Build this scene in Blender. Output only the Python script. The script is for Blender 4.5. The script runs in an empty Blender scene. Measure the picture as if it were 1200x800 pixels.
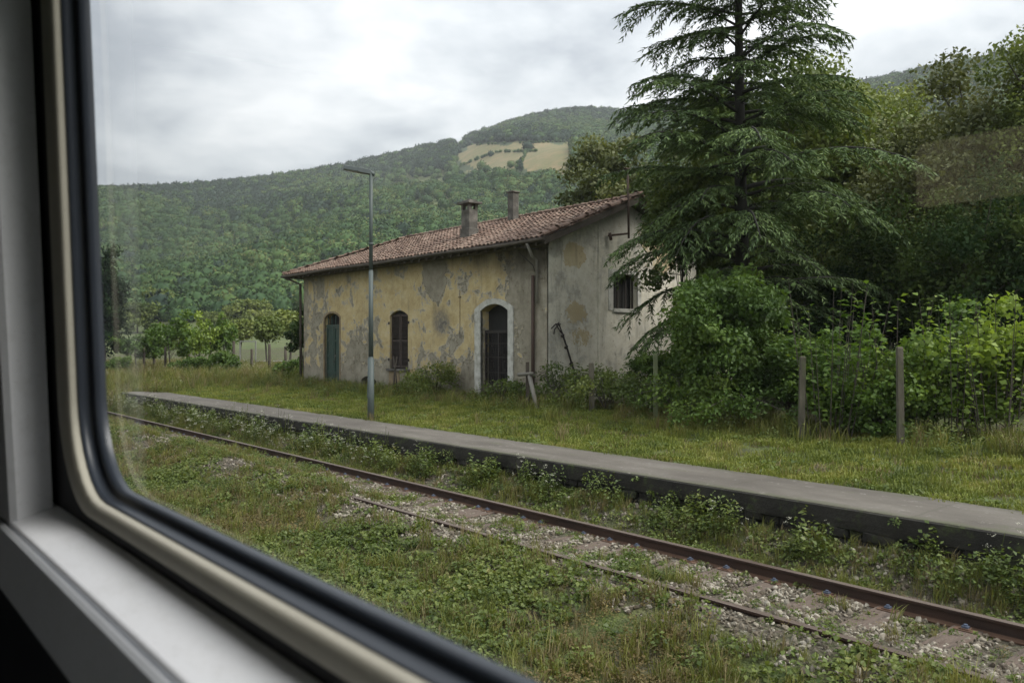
import bpy, bmesh, math, random
import numpy as np
from mathutils import Vector, Matrix, noise as mnoise
S = bpy.context.scene
COL = S.collection
R = math.radians
rnd = random.Random(11)
rng = np.random.default_rng(11)

# ------------------------------------------------------------------ camera, sky, sun
CAMZ = 2.5
YAW = 48.92
cd = bpy.data.cameras.new('camera'); cam = bpy.data.objects.new('camera', cd); COL.objects.link(cam)
cam.location = (0, 0, CAMZ); cam.rotation_euler = (R(90.18), 0, R(YAW))
cd.sensor_width = 36; cd.lens = 28; cd.clip_start = 0.02; cd.clip_end = 9000
cd.dof.use_dof = True; cd.dof.focus_distance = 20; cd.dof.aperture_fstop = 4.0
S.camera = cam
S.view_settings.view_transform = 'Standard'; S.view_settings.look = 'None'
S.view_settings.exposure = 1.65; S.view_settings.gamma = 1
try:
    S.cycles.max_bounces = 8; S.cycles.transparent_max_bounces = 12; S.cycles.volume_bounces = 0
except Exception: pass

SUN_EL, SUN_ROT = 50, 62
W = bpy.data.worlds.new('World'); S.world = W; W.use_nodes = True
nt = W.node_tree; nt.nodes.clear()
def N(t, typ, **k):
    n = t.nodes.new(typ)
    for a, v in k.items():
        if a in n.bl_rna.properties.keys(): setattr(n, a, v)
    return n
def mixc(t, f, a, b, mode='MIX'):
    n = t.nodes.new('ShaderNodeMix'); n.data_type = 'RGBA'; n.blend_type = mode
    for i, v in ((0, f), (6, a), (7, b)):
        if isinstance(v, (int, float)) or isinstance(v, tuple):
            n.inputs[i].default_value = v if not isinstance(v, tuple) else (v + (1,))[:4]
        else: t.links.new(v, n.inputs[i])
    return n.outputs[2]
def ramp(t, f, stops, interp='LINEAR'):
    n = t.nodes.new('ShaderNodeValToRGB'); n.color_ramp.interpolation = interp
    els = n.color_ramp.elements
    while len(els) < len(stops): els.new(0.5)
    for e, (p, c) in zip(els, stops):
        e.position = p; e.color = (c, c, c, 1) if isinstance(c, (int, float)) else (c + (1,))[:4]
    t.links.new(f, n.inputs[0]); return n.outputs[0]
def noise(t, vec, scale, detail=4, rough=.55, dist=0):
    n = t.nodes.new('ShaderNodeTexNoise'); n.inputs['Scale'].default_value = scale
    n.inputs['Detail'].default_value = detail; n.inputs['Roughness'].default_value = rough
    n.inputs['Distortion'].default_value = dist
    if vec is not None: t.links.new(vec, n.inputs['Vector'])
    return n.outputs[0]
def math_(t, op, a, b=None, c=None):
    n = t.nodes.new('ShaderNodeMath'); n.operation = op
    for i, v in enumerate((a, b, c)):
        if v is None: continue
        if isinstance(v, (int, float)): n.inputs[i].default_value = v
        else: t.links.new(v, n.inputs[i])
    return n.outputs[0]
def vmap(t, vec, scale=(1, 1, 1), loc=(0, 0, 0), rot=(0, 0, 0)):
    n = t.nodes.new('ShaderNodeMapping'); n.inputs['Scale'].default_value = scale
    n.inputs['Location'].default_value = loc; n.inputs['Rotation'].default_value = rot
    t.links.new(vec, n.inputs[0]); return n.outputs[0]

sky = N(nt, 'ShaderNodeTexSky'); sky.sky_type = 'NISHITA'; sky.sun_disc = False
sky.sun_elevation = R(SUN_EL); sky.sun_rotation = R(SUN_ROT); sky.air_density = 1.5; sky.dust_density = 3
tc = N(nt, 'ShaderNodeTexCoord')
sep = N(nt, 'ShaderNodeSeparateXYZ'); nt.links.new(tc.outputs['Generated'], sep.inputs[0])
zz = math_(nt, 'ADD', math_(nt, 'MAXIMUM', sep.outputs[2], 0), .22)
cmb = N(nt, 'ShaderNodeCombineXYZ')
nt.links.new(math_(nt, 'DIVIDE', sep.outputs[0], zz), cmb.inputs[0])
nt.links.new(math_(nt, 'DIVIDE', sep.outputs[1], zz), cmb.inputs[1])
pv = vmap(nt, cmb.outputs[0], (1, 1, 1), (3.1, 1.7, 0))
n1 = noise(nt, pv, .9, 7, .56, .35)
n2 = noise(nt, pv, 3.0, 6, .55, .2)
cl = math_(nt, 'ADD', math_(nt, 'MULTIPLY', n1, .72), math_(nt, 'MULTIPLY', n2, .28))
# cloud deck radiance (the world strength below scales it)
CL = 1.0 / .12
cloud = ramp(nt, cl, [(.40, (.22*CL, .24*CL, .27*CL)), (.465, (.30*CL, .32*CL, .35*CL)), (.515, (.42*CL, .44*CL, .465*CL)), (.59, (.58*CL, .59*CL, .605*CL))])
# an overcast sky brightens steadily from the horizon to the zenith
cloud = mixc(nt, 1.0, cloud, ramp(nt, math_(nt, 'MAXIMUM', sep.outputs[2], 0), [(0, .36), (1.0, 1.06)]), 'MULTIPLY')
cloud = mixc(nt, 1.0, cloud, (1.27, 1.25, 1.225), 'MULTIPLY')
skc = mixc(nt, .93, sky.outputs[0], cloud)
bg = N(nt, 'ShaderNodeBackground'); bg.inputs[1].default_value = .12
nt.links.new(skc, bg.inputs[0])
wo = N(nt, 'ShaderNodeOutputWorld'); nt.links.new(bg.outputs[0], wo.inputs[0])

sd = bpy.data.lights.new('sun', 'SUN'); sd.energy = 1.5; sd.angle = R(30); sd.color = (1, .97, .92)
so = bpy.data.objects.new('sun', sd); COL.objects.link(so)
so.rotation_euler = (R(90 - SUN_EL), 0, R(SUN_ROT) + math.pi)   # set again from the direction just below
_az = R(SUN_ROT); _el = R(SUN_EL)
sdir = Vector((math.sin(_az) * math.cos(_el), math.cos(_az) * math.cos(_el), math.sin(_el)))
so.rotation_euler = sdir.to_track_quat('Z', 'Y').to_euler(); so.location = (0, 0, 60)

# ------------------------------------------------------------------ helpers
FWD = Vector((-math.sin(R(YAW)), math.cos(R(YAW)), 0)); RGT = Vector((math.cos(R(YAW)), math.sin(R(YAW)), 0))
def spot(t, d):                    # a bearing (tangent right of the view axis) and a distance along it, as ground x, y
    p = FWD * d + RGT * (t * d); return p.x, p.y

def tag(o, label=None, cat=None, group=None, kind=None):
    if label: o['label'] = label
    if cat: o['category'] = cat
    if group: o['group'] = group
    if kind: o['kind'] = kind
    return o
def empty(name, loc=(0, 0, 0), rz=0):
    o = bpy.data.objects.new(name, None); COL.objects.link(o); o.location = loc; o.rotation_euler = (0, 0, rz)
    o.empty_display_size = .2; return o
class MB:
    def __init__(s): s.v = []; s.f = []; s.sm = []
    def add(s, vs, fs, smooth=False):
        b = len(s.v); s.v += [tuple(v) for v in vs]; s.f += [tuple(i + b for i in f) for f in fs]; s.sm += [smooth] * len(fs); return s
    def box(s, a, b, rot=None, piv=None):
        (x0, y0, z0), (x1, y1, z1) = a, b
        vs = [Vector(p) for p in ((x0,y0,z0),(x1,y0,z0),(x1,y1,z0),(x0,y1,z0),(x0,y0,z1),(x1,y0,z1),(x1,y1,z1),(x0,y1,z1))]
        if rot is not None:
            c = Vector(piv) if piv is not None else (Vector(a) + Vector(b)) / 2
            vs = [c + rot @ (v - c) for v in vs]
        return s.add(vs, [(0,3,2,1),(4,5,6,7),(0,1,5,4),(1,2,6,5),(2,3,7,6),(3,0,4,7)])
    def tube(s, pts, r, n=8, smooth=True, caps=True):
        pts = [Vector(p) for p in pts]; rs = r if isinstance(r, (list, tuple)) else [r] * len(pts)
        vs = []; fs = []
        up = Vector((0, 0, 1))
        for i, p in enumerate(pts):
            d = (pts[min(i+1, len(pts)-1)] - pts[max(i-1, 0)])
            if d.length < 1e-9: d = Vector((0, 0, 1))
            d.normalize(); a = up if abs(d.z) < .9 else Vector((1, 0, 0))
            x = d.cross(a).normalized(); y = d.cross(x)
            for k in range(n):
                an = 2 * math.pi * k / n; vs.append(p + (x * math.cos(an) + y * math.sin(an)) * rs[i])
        for i in range(len(pts) - 1):
            for k in range(n):
                a = i*n+k; b = i*n+(k+1) % n; fs.append((a, a+n, b+n, b))
        if caps: fs.append(tuple(range(n))); fs.append(tuple(reversed(range((len(pts)-1)*n, len(pts)*n))))
        return s.add(vs, fs, smooth)
    def build(s, name, m, parent=None, bevel=0):
        me = bpy.data.meshes.new(name); me.from_pydata(s.v, [], s.f); me.update()
        me.polygons.foreach_set('use_smooth', s.sm)
        if m: me.materials.append(m)
        o = bpy.data.objects.new(name, me); COL.objects.link(o)
        if parent: o.parent = parent
        if bevel:
            b = o.modifiers.new('bevel', 'BEVEL'); b.width = bevel; b.segments = 2; b.limit_method = 'ANGLE'; b.angle_limit = R(35)
        return o
def share(src, name, parent, M4):
    o = src.copy(); o.name = name; COL.objects.link(o); o.parent = parent; o.matrix_basis = M4; return o
def poly_slab(name, outline, holes, place, m, parent, thick):
    """a flat sheet with holes, given depth; place(u, v, w) gives the world point"""
    bm = bmesh.new(); es = []
    for loop in [outline] + holes:
        vs = [bm.verts.new((u, v, 0)) for u, v in loop]
        es += [bm.edges.new((vs[i], vs[(i+1) % len(vs)])) for i in range(len(vs))]
    bmesh.ops.triangle_fill(bm, edges=es, use_beauty=True, use_dissolve=False)
    r = bmesh.ops.extrude_face_region(bm, geom=bm.faces[:])
    for v in r['geom']:
        if isinstance(v, bmesh.types.BMVert): v.co.z = thick
    bmesh.ops.recalc_face_normals(bm, faces=bm.faces[:])
    for v in bm.verts: v.co = Vector(place(*v.co))
    bmesh.ops.recalc_face_normals(bm, faces=bm.faces[:])
    me = bpy.data.meshes.new(name); bm.to_mesh(me); bm.free(); me.materials.append(m)
    o = bpy.data.objects.new(name, me); COL.objects.link(o)
    if parent: o.parent = parent
    return o
def arch(u0, u1, v0, v1, rise, n=10):
    """rectangle with a segmental arched top"""
    pts = [(u0, v0), (u1, v0), (u1, v1 - rise)]
    hw = (u1-u0)/2; Rr = (hw*hw + rise*rise) / (2*rise); cy = v1 - Rr; cx = (u0+u1)/2
    a0 = math.asin(min(1, hw/Rr))
    for i in range(1, n): 
        a = a0 - 2*a0*i/n; pts.append((cx + Rr*math.sin(a), cy + Rr*math.cos(a)))
    pts.append((u0, v1 - rise)); return pts

# ------------------------------------------------------------------ materials
MATS = {}
def newmat(name):
    m = bpy.data.materials.new(name); m.use_nodes = True; t = m.node_tree; t.nodes.clear()
    o = t.nodes.new('ShaderNodeOutputMaterial'); b = t.nodes.new('ShaderNodeBsdfPrincipled'); t.links.new(b.outputs[0], o.inputs[0])
    MATS[name] = m; return m, t, b, o
def pos(t): return t.nodes.new('ShaderNodeNewGeometry').outputs['Position']
def bump(t, b, h, s=.4, d=.02):
    n = t.nodes.new('ShaderNodeBump'); n.inputs['Strength'].default_value = s; n.inputs['Distance'].default_value = d
    t.links.new(h, n.inputs['Height']); t.links.new(n.outputs[0], b.inputs['Normal'])
def simple(name, c1, c2=None, scale=6, rough=.7, bs=.3, bd=.01, metal=0, stretch=(1, 1, 1), c3=None):
    m, t, b, o = newmat(name)
    c2 = c2 or tuple(x * .7 for x in c1)
    v = vmap(t, pos(t), stretch); n = noise(t, v, scale, 6, .6)
    st = [(.3, c1), (.7, c2)] if c3 is None else [(.3, c1), (.52, c2), (.72, c3)]
    t.links.new(ramp(t, n, st), b.inputs['Base Color'])
    b.inputs['Roughness'].default_value = rough; b.inputs['Metallic'].default_value = metal
    if bs: bump(t, b, noise(t, v, scale * 6, 4, .6), bs, bd)
    return m
def foliage(name, stops, rough=.55, trans=.28, patch=.6, pscale=.35, spec=.3, inst=.36):
    """colour by per-leaf tint, by patch and by individual plant"""
    m, t, b, o = newmat(name)
    at = t.nodes.new('ShaderNodeAttribute'); at.attribute_name = 'tint'
    oi = t.nodes.new('ShaderNodeObjectInfo')
    nn = noise(t, pos(t), pscale, 3, .6)
    f = math_(t, 'ADD', math_(t, 'MULTIPLY', at.outputs['Fac'], 1 - patch), math_(t, 'MULTIPLY', math_(t, 'MULTIPLY_ADD', nn, 2.2, -.6), patch))
    f = math_(t, 'ADD', f, math_(t, 'MULTIPLY_ADD', oi.outputs['Random'], inst, -inst / 2))
    c = ramp(t, f, stops)
    t.links.new(c, b.inputs['Base Color']); b.inputs['Roughness'].default_value = rough
    b.inputs['Specular IOR Level'].default_value = spec
    tr = t.nodes.new('ShaderNodeBsdfTranslucent'); t.links.new(mixc(t, 1.0, c, (1.15, 1.15, .55), 'MULTIPLY'), tr.inputs[0])
    mx = t.nodes.new('ShaderNodeMixShader'); mx.inputs[0].default_value = trans
    t.links.new(b.outputs[0], mx.inputs[1]); t.links.new(tr.outputs[0], mx.inputs[2]); t.links.new(mx.outputs[0], o.inputs[0])
    return m

bark = simple('bark', (.045, .036, .028), (.09, .078, .062), 9, .9, .8, .02, stretch=(1, 1, .25))
bark_dark = simple('bark_dark', (.013, .012, .01), (.03, .027, .022), 9, .9, .8, .02, stretch=(1, 1, .25))
M_cedar = foliage('cedar_needles', [(.1, (.026, .052, .018)), (.5, (.066, .11, .036)), (.95, (.14, .2, .062))], .7, .16, .3, .8)
M_leaf_mid = foliage('leaf_mid', [(.1, (.055, .085, .018)), (.5, (.13, .17, .04)), (.9, (.25, .28, .075))], trans=.25)
M_leaf_olive = foliage('leaf_olive', [(.1, (.06, .075, .024)), (.5, (.145, .16, .056)), (.9, (.29, .28, .12))], trans=.25)
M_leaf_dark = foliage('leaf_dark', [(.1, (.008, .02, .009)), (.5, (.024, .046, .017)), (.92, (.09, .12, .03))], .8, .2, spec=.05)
M_leaf_laurel = foliage('leaf_laurel', [(.1, (.028, .055, .014)), (.5, (.072, .125, .026)), (.9, (.18, .25, .05))], .55, .28, spec=.22)
M_leaf_bright = foliage('leaf_bright', [(.08, (.035, .075, .014)), (.45, (.10, .17, .03)), (.85, (.24, .32, .055))], .5, .38)
M_hill = foliage('hill_leaf', [(.05, (.026, .062, .022)), (.4, (.054, .108, .03)), (.75, (.10, .155, .04)), (1.0, (.2, .2, .07))], .8, .1, .35, .014, inst=.5)
M_hill_dark = foliage('hill_conifer', [(.1, (.014, .034, .02)), (.6, (.028, .056, .03)), (1.0, (.05, .08, .04))], .8, .05, .4, .012)
M_grass = foliage('grass', [(.05, (.06, .078, .018)), (.4, (.13, .15, .034)), (.75, (.2, .2, .055)), (1., (.3, .25, .11))], .6, .3, .55, .5)
M_grass_dry = foliage('grass_dry', [(.1, (.09, .07, .03)), (.5, (.16, .13, .06)), (.95, (.26, .215, .115))], .7, .25, .4, .7)
M_lawn = foliage('lawn', [(.05, (.06, .085, .022)), (.33, (.125, .16, .03)), (.66, (.20, .225, .045)), (1., (.31, .275, .1))], .65, .3, .7, .9)
M_weed = foliage('weed', [(.05, (.042, .07, .016)), (.45, (.10, .14, .034)), (.85, (.175, .21, .055)), (1., (.25, .235, .09))], .5, .3, .5, .6)
M_weed_red = foliage('weed_red', [(.1, (.08, .07, .025)), (.5, (.15, .11, .045)), (.9, (.21, .17, .065))], .6, .25, .4, .8)
M_flower = simple('flower', (.62, .62, .52), (.5, .5, .38), 20, .8, 0)

# ------------------------------------------------------------------ leaf geometry
def leaf_obj(name, C, D, Nn, ln, w, m, parent=None, tint=None, fold=.18):
    n = len(C); D = D / np.maximum(np.linalg.norm(D, axis=1, keepdims=True), 1e-6)
    B = np.cross(D, Nn); B /= np.maximum(np.linalg.norm(B, axis=1, keepdims=True), 1e-6)
    U = np.cross(B, D)
    ln = np.broadcast_to(ln, (n,))[:, None]; w = np.broadcast_to(w, (n,))[:, None]
    a = C - D * ln * .5; c = C + D * ln * .5; mid = C - D * ln * .06
    v = np.empty((n, 4, 3)); v[:, 0] = a; v[:, 1] = mid + B * w * .5 + U * w * fold; v[:, 2] = c; v[:, 3] = mid - B * w * .5 + U * w * fold
    me = bpy.data.meshes.new(name); me.vertices.add(n * 4); me.vertices.foreach_set('co', v.reshape(-1).astype(np.float32))
    me.loops.add(n * 4); me.loops.foreach_set('vertex_index', np.arange(n * 4, dtype=np.int32))
    me.polygons.add(n); me.polygons.foreach_set('loop_start', np.arange(0, n * 4, 4, dtype=np.int32))
    try: me.polygons.foreach_set('loop_total', np.full(n, 4, dtype=np.int32))
    except Exception: pass
    if tint is None: tint = rng.random(n)
    at = me.attributes.new('tint', 'FLOAT', 'POINT'); at.data.foreach_set('value', np.repeat(tint, 4).astype(np.float32))
    me.update(calc_edges=True); me.materials.append(m)
    if name is None: return me
    o = bpy.data.objects.new(name, me); COL.objects.link(o)
    if parent: o.parent = parent
    return o
def rdir(n, up=0.0):
    d = rng.normal(size=(n, 3)); d /= np.linalg.norm(d, axis=1, keepdims=True); d[:, 2] += up
    return d / np.linalg.norm(d, axis=1, keepdims=True)
def clumps(cent, rad, per, flat=.75, shell=.45):
    """leaf centres in clumps round the given points; returns centres, outward directions, clump tint"""
    cent = np.asarray(cent); rad = np.asarray(rad); k = len(cent)
    idx = np.repeat(np.arange(k), per); n = len(idx)
    d = rdir(n); r = rng.random(n) ** shell
    off = d * (r * rad[idx])[:, None]; off[:, 2] *= flat
    ct = rng.random(k)
    return cent[idx] + off, d, np.clip(ct[idx] * .55 + rng.random(n) * .45, 0, 1)
def crown_points(k, rx, rz, bias=.5, low=-.8):
    """clump centres within an uneven ellipsoid"""
    out = []
    ph = rng.random(6) * 6.28
    while len(out) < k:
        d = rdir(1)[0]
        if d[2] < low: continue
        az = math.atan2(d[1], d[0])
        lump = 1 + .2 * math.sin(2 * az + ph[0]) + .14 * math.sin(3 * az + ph[1] + 2 * d[2]) + .12 * math.sin(5 * d[2] + ph[2] + az)
        r = rng.random() ** bias * lump
        out.append((d[0] * r * rx, d[1] * r * rx, d[2] * r * rz))
    return np.array(out)
def limb_mesh(parent, H0, cz, cps, r0, m, name='trunk', every=3, lean=(0, 0)):
    """tapered trunk with limbs out to the clump centres"""
    b = MB(); top = Vector((lean[0], lean[1], cz + .25 * (max(c[2] for c in cps) - cz)))
    pts = []; 
    for i in range(9):
        f = i / 8; pts.append(Vector((top.x * f + .12 * math.sin(3 * f + cz) * f, top.y * f + .1 * math.cos(4 * f) * f - .1*f, -.3 + (top.z + .3) * f)))
    b.tube(pts, [r0 * (1 - .72 * i / 8) * (1.25 if i == 0 else 1) for i in range(9)], 9)
    for i, c in enumerate(cps):
        if i % every: continue
        f = .3 + .65 * rnd.random(); j = f * 8; a = pts[int(j)].lerp(pts[min(8, int(j)+1)], j % 1)
        c = Vector(c); mid = a.lerp(c, .5) + Vector((0, 0, .12 * (c - a).length))
        q = [a, a.lerp(mid, .6), mid, mid.lerp(c, .6), c]
        rr = r0 * .34 * rnd.uniform(.6, 1)
        b.tube(q, [rr, rr * .75, rr * .5, rr * .3, rr * .12], 5, caps=False)
    return b.build(name, m, parent)
def tree(name, label, cat, xy, z, height, rad, crown_lo, mleaf, nclump=60, per=220, leaf=(.16, .09), trunk_r=.2, group=None, csize=.34, bias=.45, up=.5, every=3, mbark=None, rz=0, flat=.75):
    root = empty(name, (xy[0], xy[1], z), rz); tag(root, label, cat, group)
    cz = crown_lo + (height - crown_lo) * .5; hz = (height - crown_lo) * .5
    cps = crown_points(nclump, rad * .85, hz * .88, bias); cps[:, 2] += cz
    limb_mesh(root, height, cz, cps, trunk_r, mbark or bark, every=every)
    C, D, T = clumps(cps, rad * csize * (.7 + .6 * rng.random(nclump)), per, flat)
    T = np.clip(T, 0, 1)
    n = len(C); nn = rdir(n, up) * .8 + D * .9
    s = .65 + .7 * rng.random(n)
    leaf_obj('crown', C, rdir(n, -.25), nn, leaf[0] * s, leaf[1] * s, mleaf, root, T)
    return root
def copy_tree(root, xy, z, scale, rz, label, group=None):
    r = root.copy(); COL.objects.link(r); r.location = (xy[0], xy[1], z); r.scale = scale if isinstance(scale, tuple) else (scale,)*3
    r.rotation_euler = (0, 0, rz); r['label'] = label
    if group: r['group'] = group
    for c in root.children:
        d = c.copy(); COL.objects.link(d); d.parent = r
    return r

# ------------------------------------------------------------------ scattering of uncountable stuff
def scatter(name, label, cat, P, rot, sc, protos, idx=None):
    """one object: instances of the prototype meshes on the given points (geometry nodes)"""
    n = len(P); me = bpy.data.meshes.new(name); me.vertices.add(n); me.vertices.foreach_set('co', np.asarray(P, dtype=np.float32).reshape(-1))
    a = me.attributes.new('rot', 'FLOAT_VECTOR', 'POINT'); a.data.foreach_set('vector', np.asarray(rot, dtype=np.float32).reshape(-1))
    a = me.attributes.new('scl', 'FLOAT_VECTOR', 'POINT'); a.data.foreach_set('vector', np.asarray(sc, dtype=np.float32).reshape(-1))
    if idx is None: idx = rng.integers(0, len(protos), n)
    a = me.attributes.new('idx', 'INT', 'POINT'); a.data.foreach_set('value', np.asarray(idx, dtype=np.int32))
    o = bpy.data.objects.new(name, me); COL.objects.link(o)
    g = bpy.data.node_groups.new(name + '_scatter', 'GeometryNodeTree')
    g.interface.new_socket('Geometry', in_out='INPUT', socket_type='NodeSocketGeometry'); g.interface.new_socket('Geometry', in_out='OUTPUT', socket_type='NodeSocketGeometry')
    gi = g.nodes.new('NodeGroupInput'); go = g.nodes.new('NodeGroupOutput')
    jn = g.nodes.new('GeometryNodeJoinGeometry')
    def attr(nm, ty):
        q = g.nodes.new('GeometryNodeInputNamedAttribute'); q.data_type = ty; q.inputs[0].default_value = nm; return q.outputs[0]
    ia = attr('idx', 'INT')
    ra = attr('rot', 'FLOAT_VECTOR'); sa = attr('scl', 'FLOAT_VECTOR')
    for k, p in enumerate(protos):
        oi = g.nodes.new('GeometryNodeObjectInfo'); oi.inputs['Object'].default_value = p
        cmp_ = g.nodes.new('FunctionNodeCompare'); cmp_.data_type = 'INT'; cmp_.operation = 'EQUAL'
        g.links.new(ia, cmp_.inputs[2]); cmp_.inputs[3].default_value = k
        ip = g.nodes.new('GeometryNodeInstanceOnPoints')
        g.links.new(gi.outputs[0], ip.inputs['Points']); g.links.new(cmp_.outputs[0], ip.inputs['Selection'])
        g.links.new(oi.outputs['Geometry'], ip.inputs['Instance']); g.links.new(ra, ip.inputs['Rotation']); g.links.new(sa, ip.inputs['Scale'])
        g.links.new(ip.outputs[0], jn.inputs[0])
    g.links.new(jn.outputs[0], go.inputs[0])
    md = o.modifiers.new('scatter', 'NODES'); md.node_group = g
    tag(o, label, cat, kind='stuff'); return o
def proto(o):
    COL.objects.unlink(o); return o
def rotz(n, tilt=0.0):
    r = np.zeros((n, 3)); r[:, 2] = rng.random(n) * 6.283
    if tilt: r[:, :2] = rng.normal(size=(n, 2)) * tilt
    return r
def usc(n, a, b):
    s = a + (b - a) * rng.random(n); return np.stack([s, s, s * (.8 + .4 * rng.random(n))], 1)

# ------------------------------------------------------------------ the ground
def sstep(a, b, x):
    t = np.clip((x - a) / (b - a), 0, 1); return t * t * (3 - 2 * t)
def base_z(X, Y):
    """height of the land near the line"""
    X = np.asarray(X, float); Y = np.asarray(Y, float)
    z = np.full(np.broadcast(X, Y).shape, -.26)
    z = z + .20 * sstep(5.2, 6.3, Y) - .10 * sstep(6.6, 7.6, Y) - .04 * sstep(8.1, 8.8, Y)
    z = z + .10 * (1 - sstep(2.4, 3.4, Y)) + .32 * sstep(8.45, 9.15, Y) * (Y < 9.4)
    z = z + .11 * (1 - sstep(-14.5, -10.5, X)) * np.exp(-((Y - 6.66) / .5) ** 2)
    onp = sstep(-37.5, -34.5, X)
    up = onp * sstep(9.5, 10.3, Y) + (1 - onp) * sstep(9.0, 13.5, Y)
    z = z + (.69) * up
    z = z + .20 * sstep(11.5, 15.5, Y) * sstep(-60, -35, X)
    z = z + .025 * np.sin(X * 1.3 + Y * .7) * np.cos(Y * 1.9 - X * .4) * (1 - .6 * ((Y > 6.2) & (Y < 8.6)))
    z = z - .5 * sstep(40, 160, np.hypot(X, Y)) 
    return z
# hill skyline: bearing (tangent), elevation (tangent), distance
HX = [-1.6, -.9, -.52, -.43, -.343, -.268, -.193, -.129, -.064, 0, .054, .096, .15, .214, .32, .43, .536, .64, .9, 1.6]
HE_OFF = -.0085
HE = [.15, .19, .196, .2, .208, .217, .232, .247, .262, .284, .296, .300, .297, .306, .32, .33, .351, .368, .38, .3]
HD = [900, 900, 900, 900, 930, 980, 1030, 1080, 1130, 1180, 1200, 1220, 1240, 1250, 1150, 1000, 850, 780, 700, 600]
def hill_z(X, Y):
    d = X * FWD.x + Y * FWD.y; l = X * RGT.x + Y * RGT.y
    ang = np.arctan2(l, d); t = np.tan(np.clip(ang, -1.0, 1.0))
    e = np.interp(t, HX, HE) + HE_OFF; D = np.interp(t, HX, HD)
    side = sstep(-.3, .5, d / np.maximum(np.hypot(d, l), 1e-3))
    rr = np.hypot(d, l) * np.cos(np.clip(ang, -1, 1))
    r0 = 190 - 60 * sstep(.2, .6, t) 
    s = np.clip((rr - r0) / (D - r0), 0, 1.8)
    top = (e * D + CAMZ - 5.5)
    h = np.where(s < 1, top * (s ** 1.12), top * (1 - 1.1 * np.maximum(s - 1, 0) ** 1.2 * 1.1))
    w = np.sin(np.pi * np.clip(s, 0, 1))
    h = h + w * (10 * np.sin(l * .013 + 1.0) + 7 * np.sin(l * .031 + d * .01) + 5 * np.sin(d * .021 + 2 + l * .006))
    h = h + 5.5 * sstep(80, 215, rr) * (s < 1) + 5.5 * (s >= 1)
    return np.maximum(h, -30) * side
def ground_z(X, Y): return base_z(X, Y) + hill_z(X, Y)
def hill_coords(X, Y):
    d = X * FWD.x + Y * FWD.y; l = X * RGT.x + Y * RGT.y
    return l / np.maximum(d, 1), (ground_z(X, Y) - CAMZ) / np.maximum(d, 1), d
def clearing(X, Y):
    """0 wood, 1 tan terraced field, 2 green meadow, as land use of the hillside"""
    t, e, d = hill_coords(X, Y)
    wob = .004 * np.sin(t * 190) + .003 * np.sin(t * 77 + e * 200)
    tan = (t > -.068 + .25 * (e-.22) + wob) & (t < .072 + wob) & (e > .218 + wob * .8 - .05 * (t - 0) * 1) & (e < .252 + .02 * t + wob * .5)
    gr = (t > -.185 + wob) & (t < -.075) & (e > .196 + .12 * (t + .13) + wob) & (e < .211 + .16 * (t + .13) + wob)
    gr |= (t > -.14) & (t < -.02) & (np.abs(e - .2 - .1 * (t + .1)) < .006 + wob)
    gr |= (np.hypot(t + .10, (e - .172) * 2.2) < .03)
    gr |= (np.hypot(t + .37, (e - .142) * 2) < .011) | (np.hypot(t + .30, (e - .137) * 3) < .02)
    gr |= (np.hypot(t + .22, (e - .163) * 2.5) < .022)
    gr |= (d < 215) & (d > 0)
    return np.where(tan, 1, np.where(gr, 2, 0))
def grid_obj(name, xs, ys, zf, m, attr=None):
    X, Y = np.meshgrid(xs, ys, indexing='ij') if xs.ndim == 1 else (xs, ys)
    Z = zf(X, Y); nx, ny = X.shape
    V = np.stack([X, Y, Z], -1).reshape(-1, 3)
    i = np.arange(nx * ny).reshape(nx, ny)
    F = np.stack([i[:-1, :-1], i[1:, :-1], i[1:, 1:], i[:-1, 1:]], -1).reshape(-1, 4)
    me = bpy.data.meshes.new(name); me.vertices.add(len(V)); me.vertices.foreach_set('co', V.astype(np.float32).reshape(-1))
    me.loops.add(F.size); me.loops.foreach_set('vertex_index', F.astype(np.int32).reshape(-1))
    me.polygons.add(len(F)); me.polygons.foreach_set('loop_start', np.arange(0, F.size, 4, dtype=np.int32))
    me.polygons.foreach_set('use_smooth', np.ones(len(F), bool))
    if attr is not None:
        a = me.attributes.new('land', 'FLOAT', 'POINT'); a.data.foreach_set('value', attr(X, Y).reshape(-1).astype(np.float32))
    me.update(calc_edges=True); me.materials.append(m)
    o = bpy.data.objects.new(name, me); COL.objects.link(o); tag(o, kind='structure'); return o

# material of the land near the line
m, t, b, o = newmat('ground'); p = pos(t); sp = t.nodes.new('ShaderNodeSeparateXYZ'); t.links.new(p, sp.inputs[0])
gn = noise(t, p, 1.1, 5, .6); fn = noise(t, p, 22, 5, .7)
soil = ramp(t, fn, [(.3, (.035, .028, .018)), (.55, (.075, .06, .038)), (.75, (.13, .105, .07))])
green = ramp(t, noise(t, p, 3.2, 6, .7), [(.3, (.035, .048, .012)), (.55, (.075, .095, .02)), (.75, (.14, .15, .04))])
vo = t.nodes.new('ShaderNodeTexVoronoi'); vo.inputs['Scale'].default_value = 30; t.links.new(p, vo.inputs['Vector'])
vs_ = t.nodes.new('ShaderNodeSeparateXYZ'); t.links.new(vo.outputs['Color'], vs_.inputs[0])
gv = ramp(t, vs_.outputs[0], [(.1, (.055, .043, .03)), (.5, (.11, .09, .065)), (.85, (.19, .17, .135)), (1.0, (.3, .28, .23))])
gv = mixc(t, ramp(t, noise(t, p, 2.6, 6, .7), [(.4, .15), (.6, .9)]), gv, (.062, .048, .032))
gv = mixc(t, ramp(t, noise(t, p, 1.7, 6, .75), [(.5, 0.0), (.62, .8)]), gv, (.06, .072, .022))
yb = math_(t, 'ADD', sp.outputs[1], math_(t, 'MULTIPLY_ADD', gn, 1.6, -.8))
isg = ramp(t, math_(t, 'MULTIPLY', yb, .1), [(.60, 0.0), (.635, 1.0), (.84, 1.0), (.9, .35), (.93, .0)])
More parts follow.
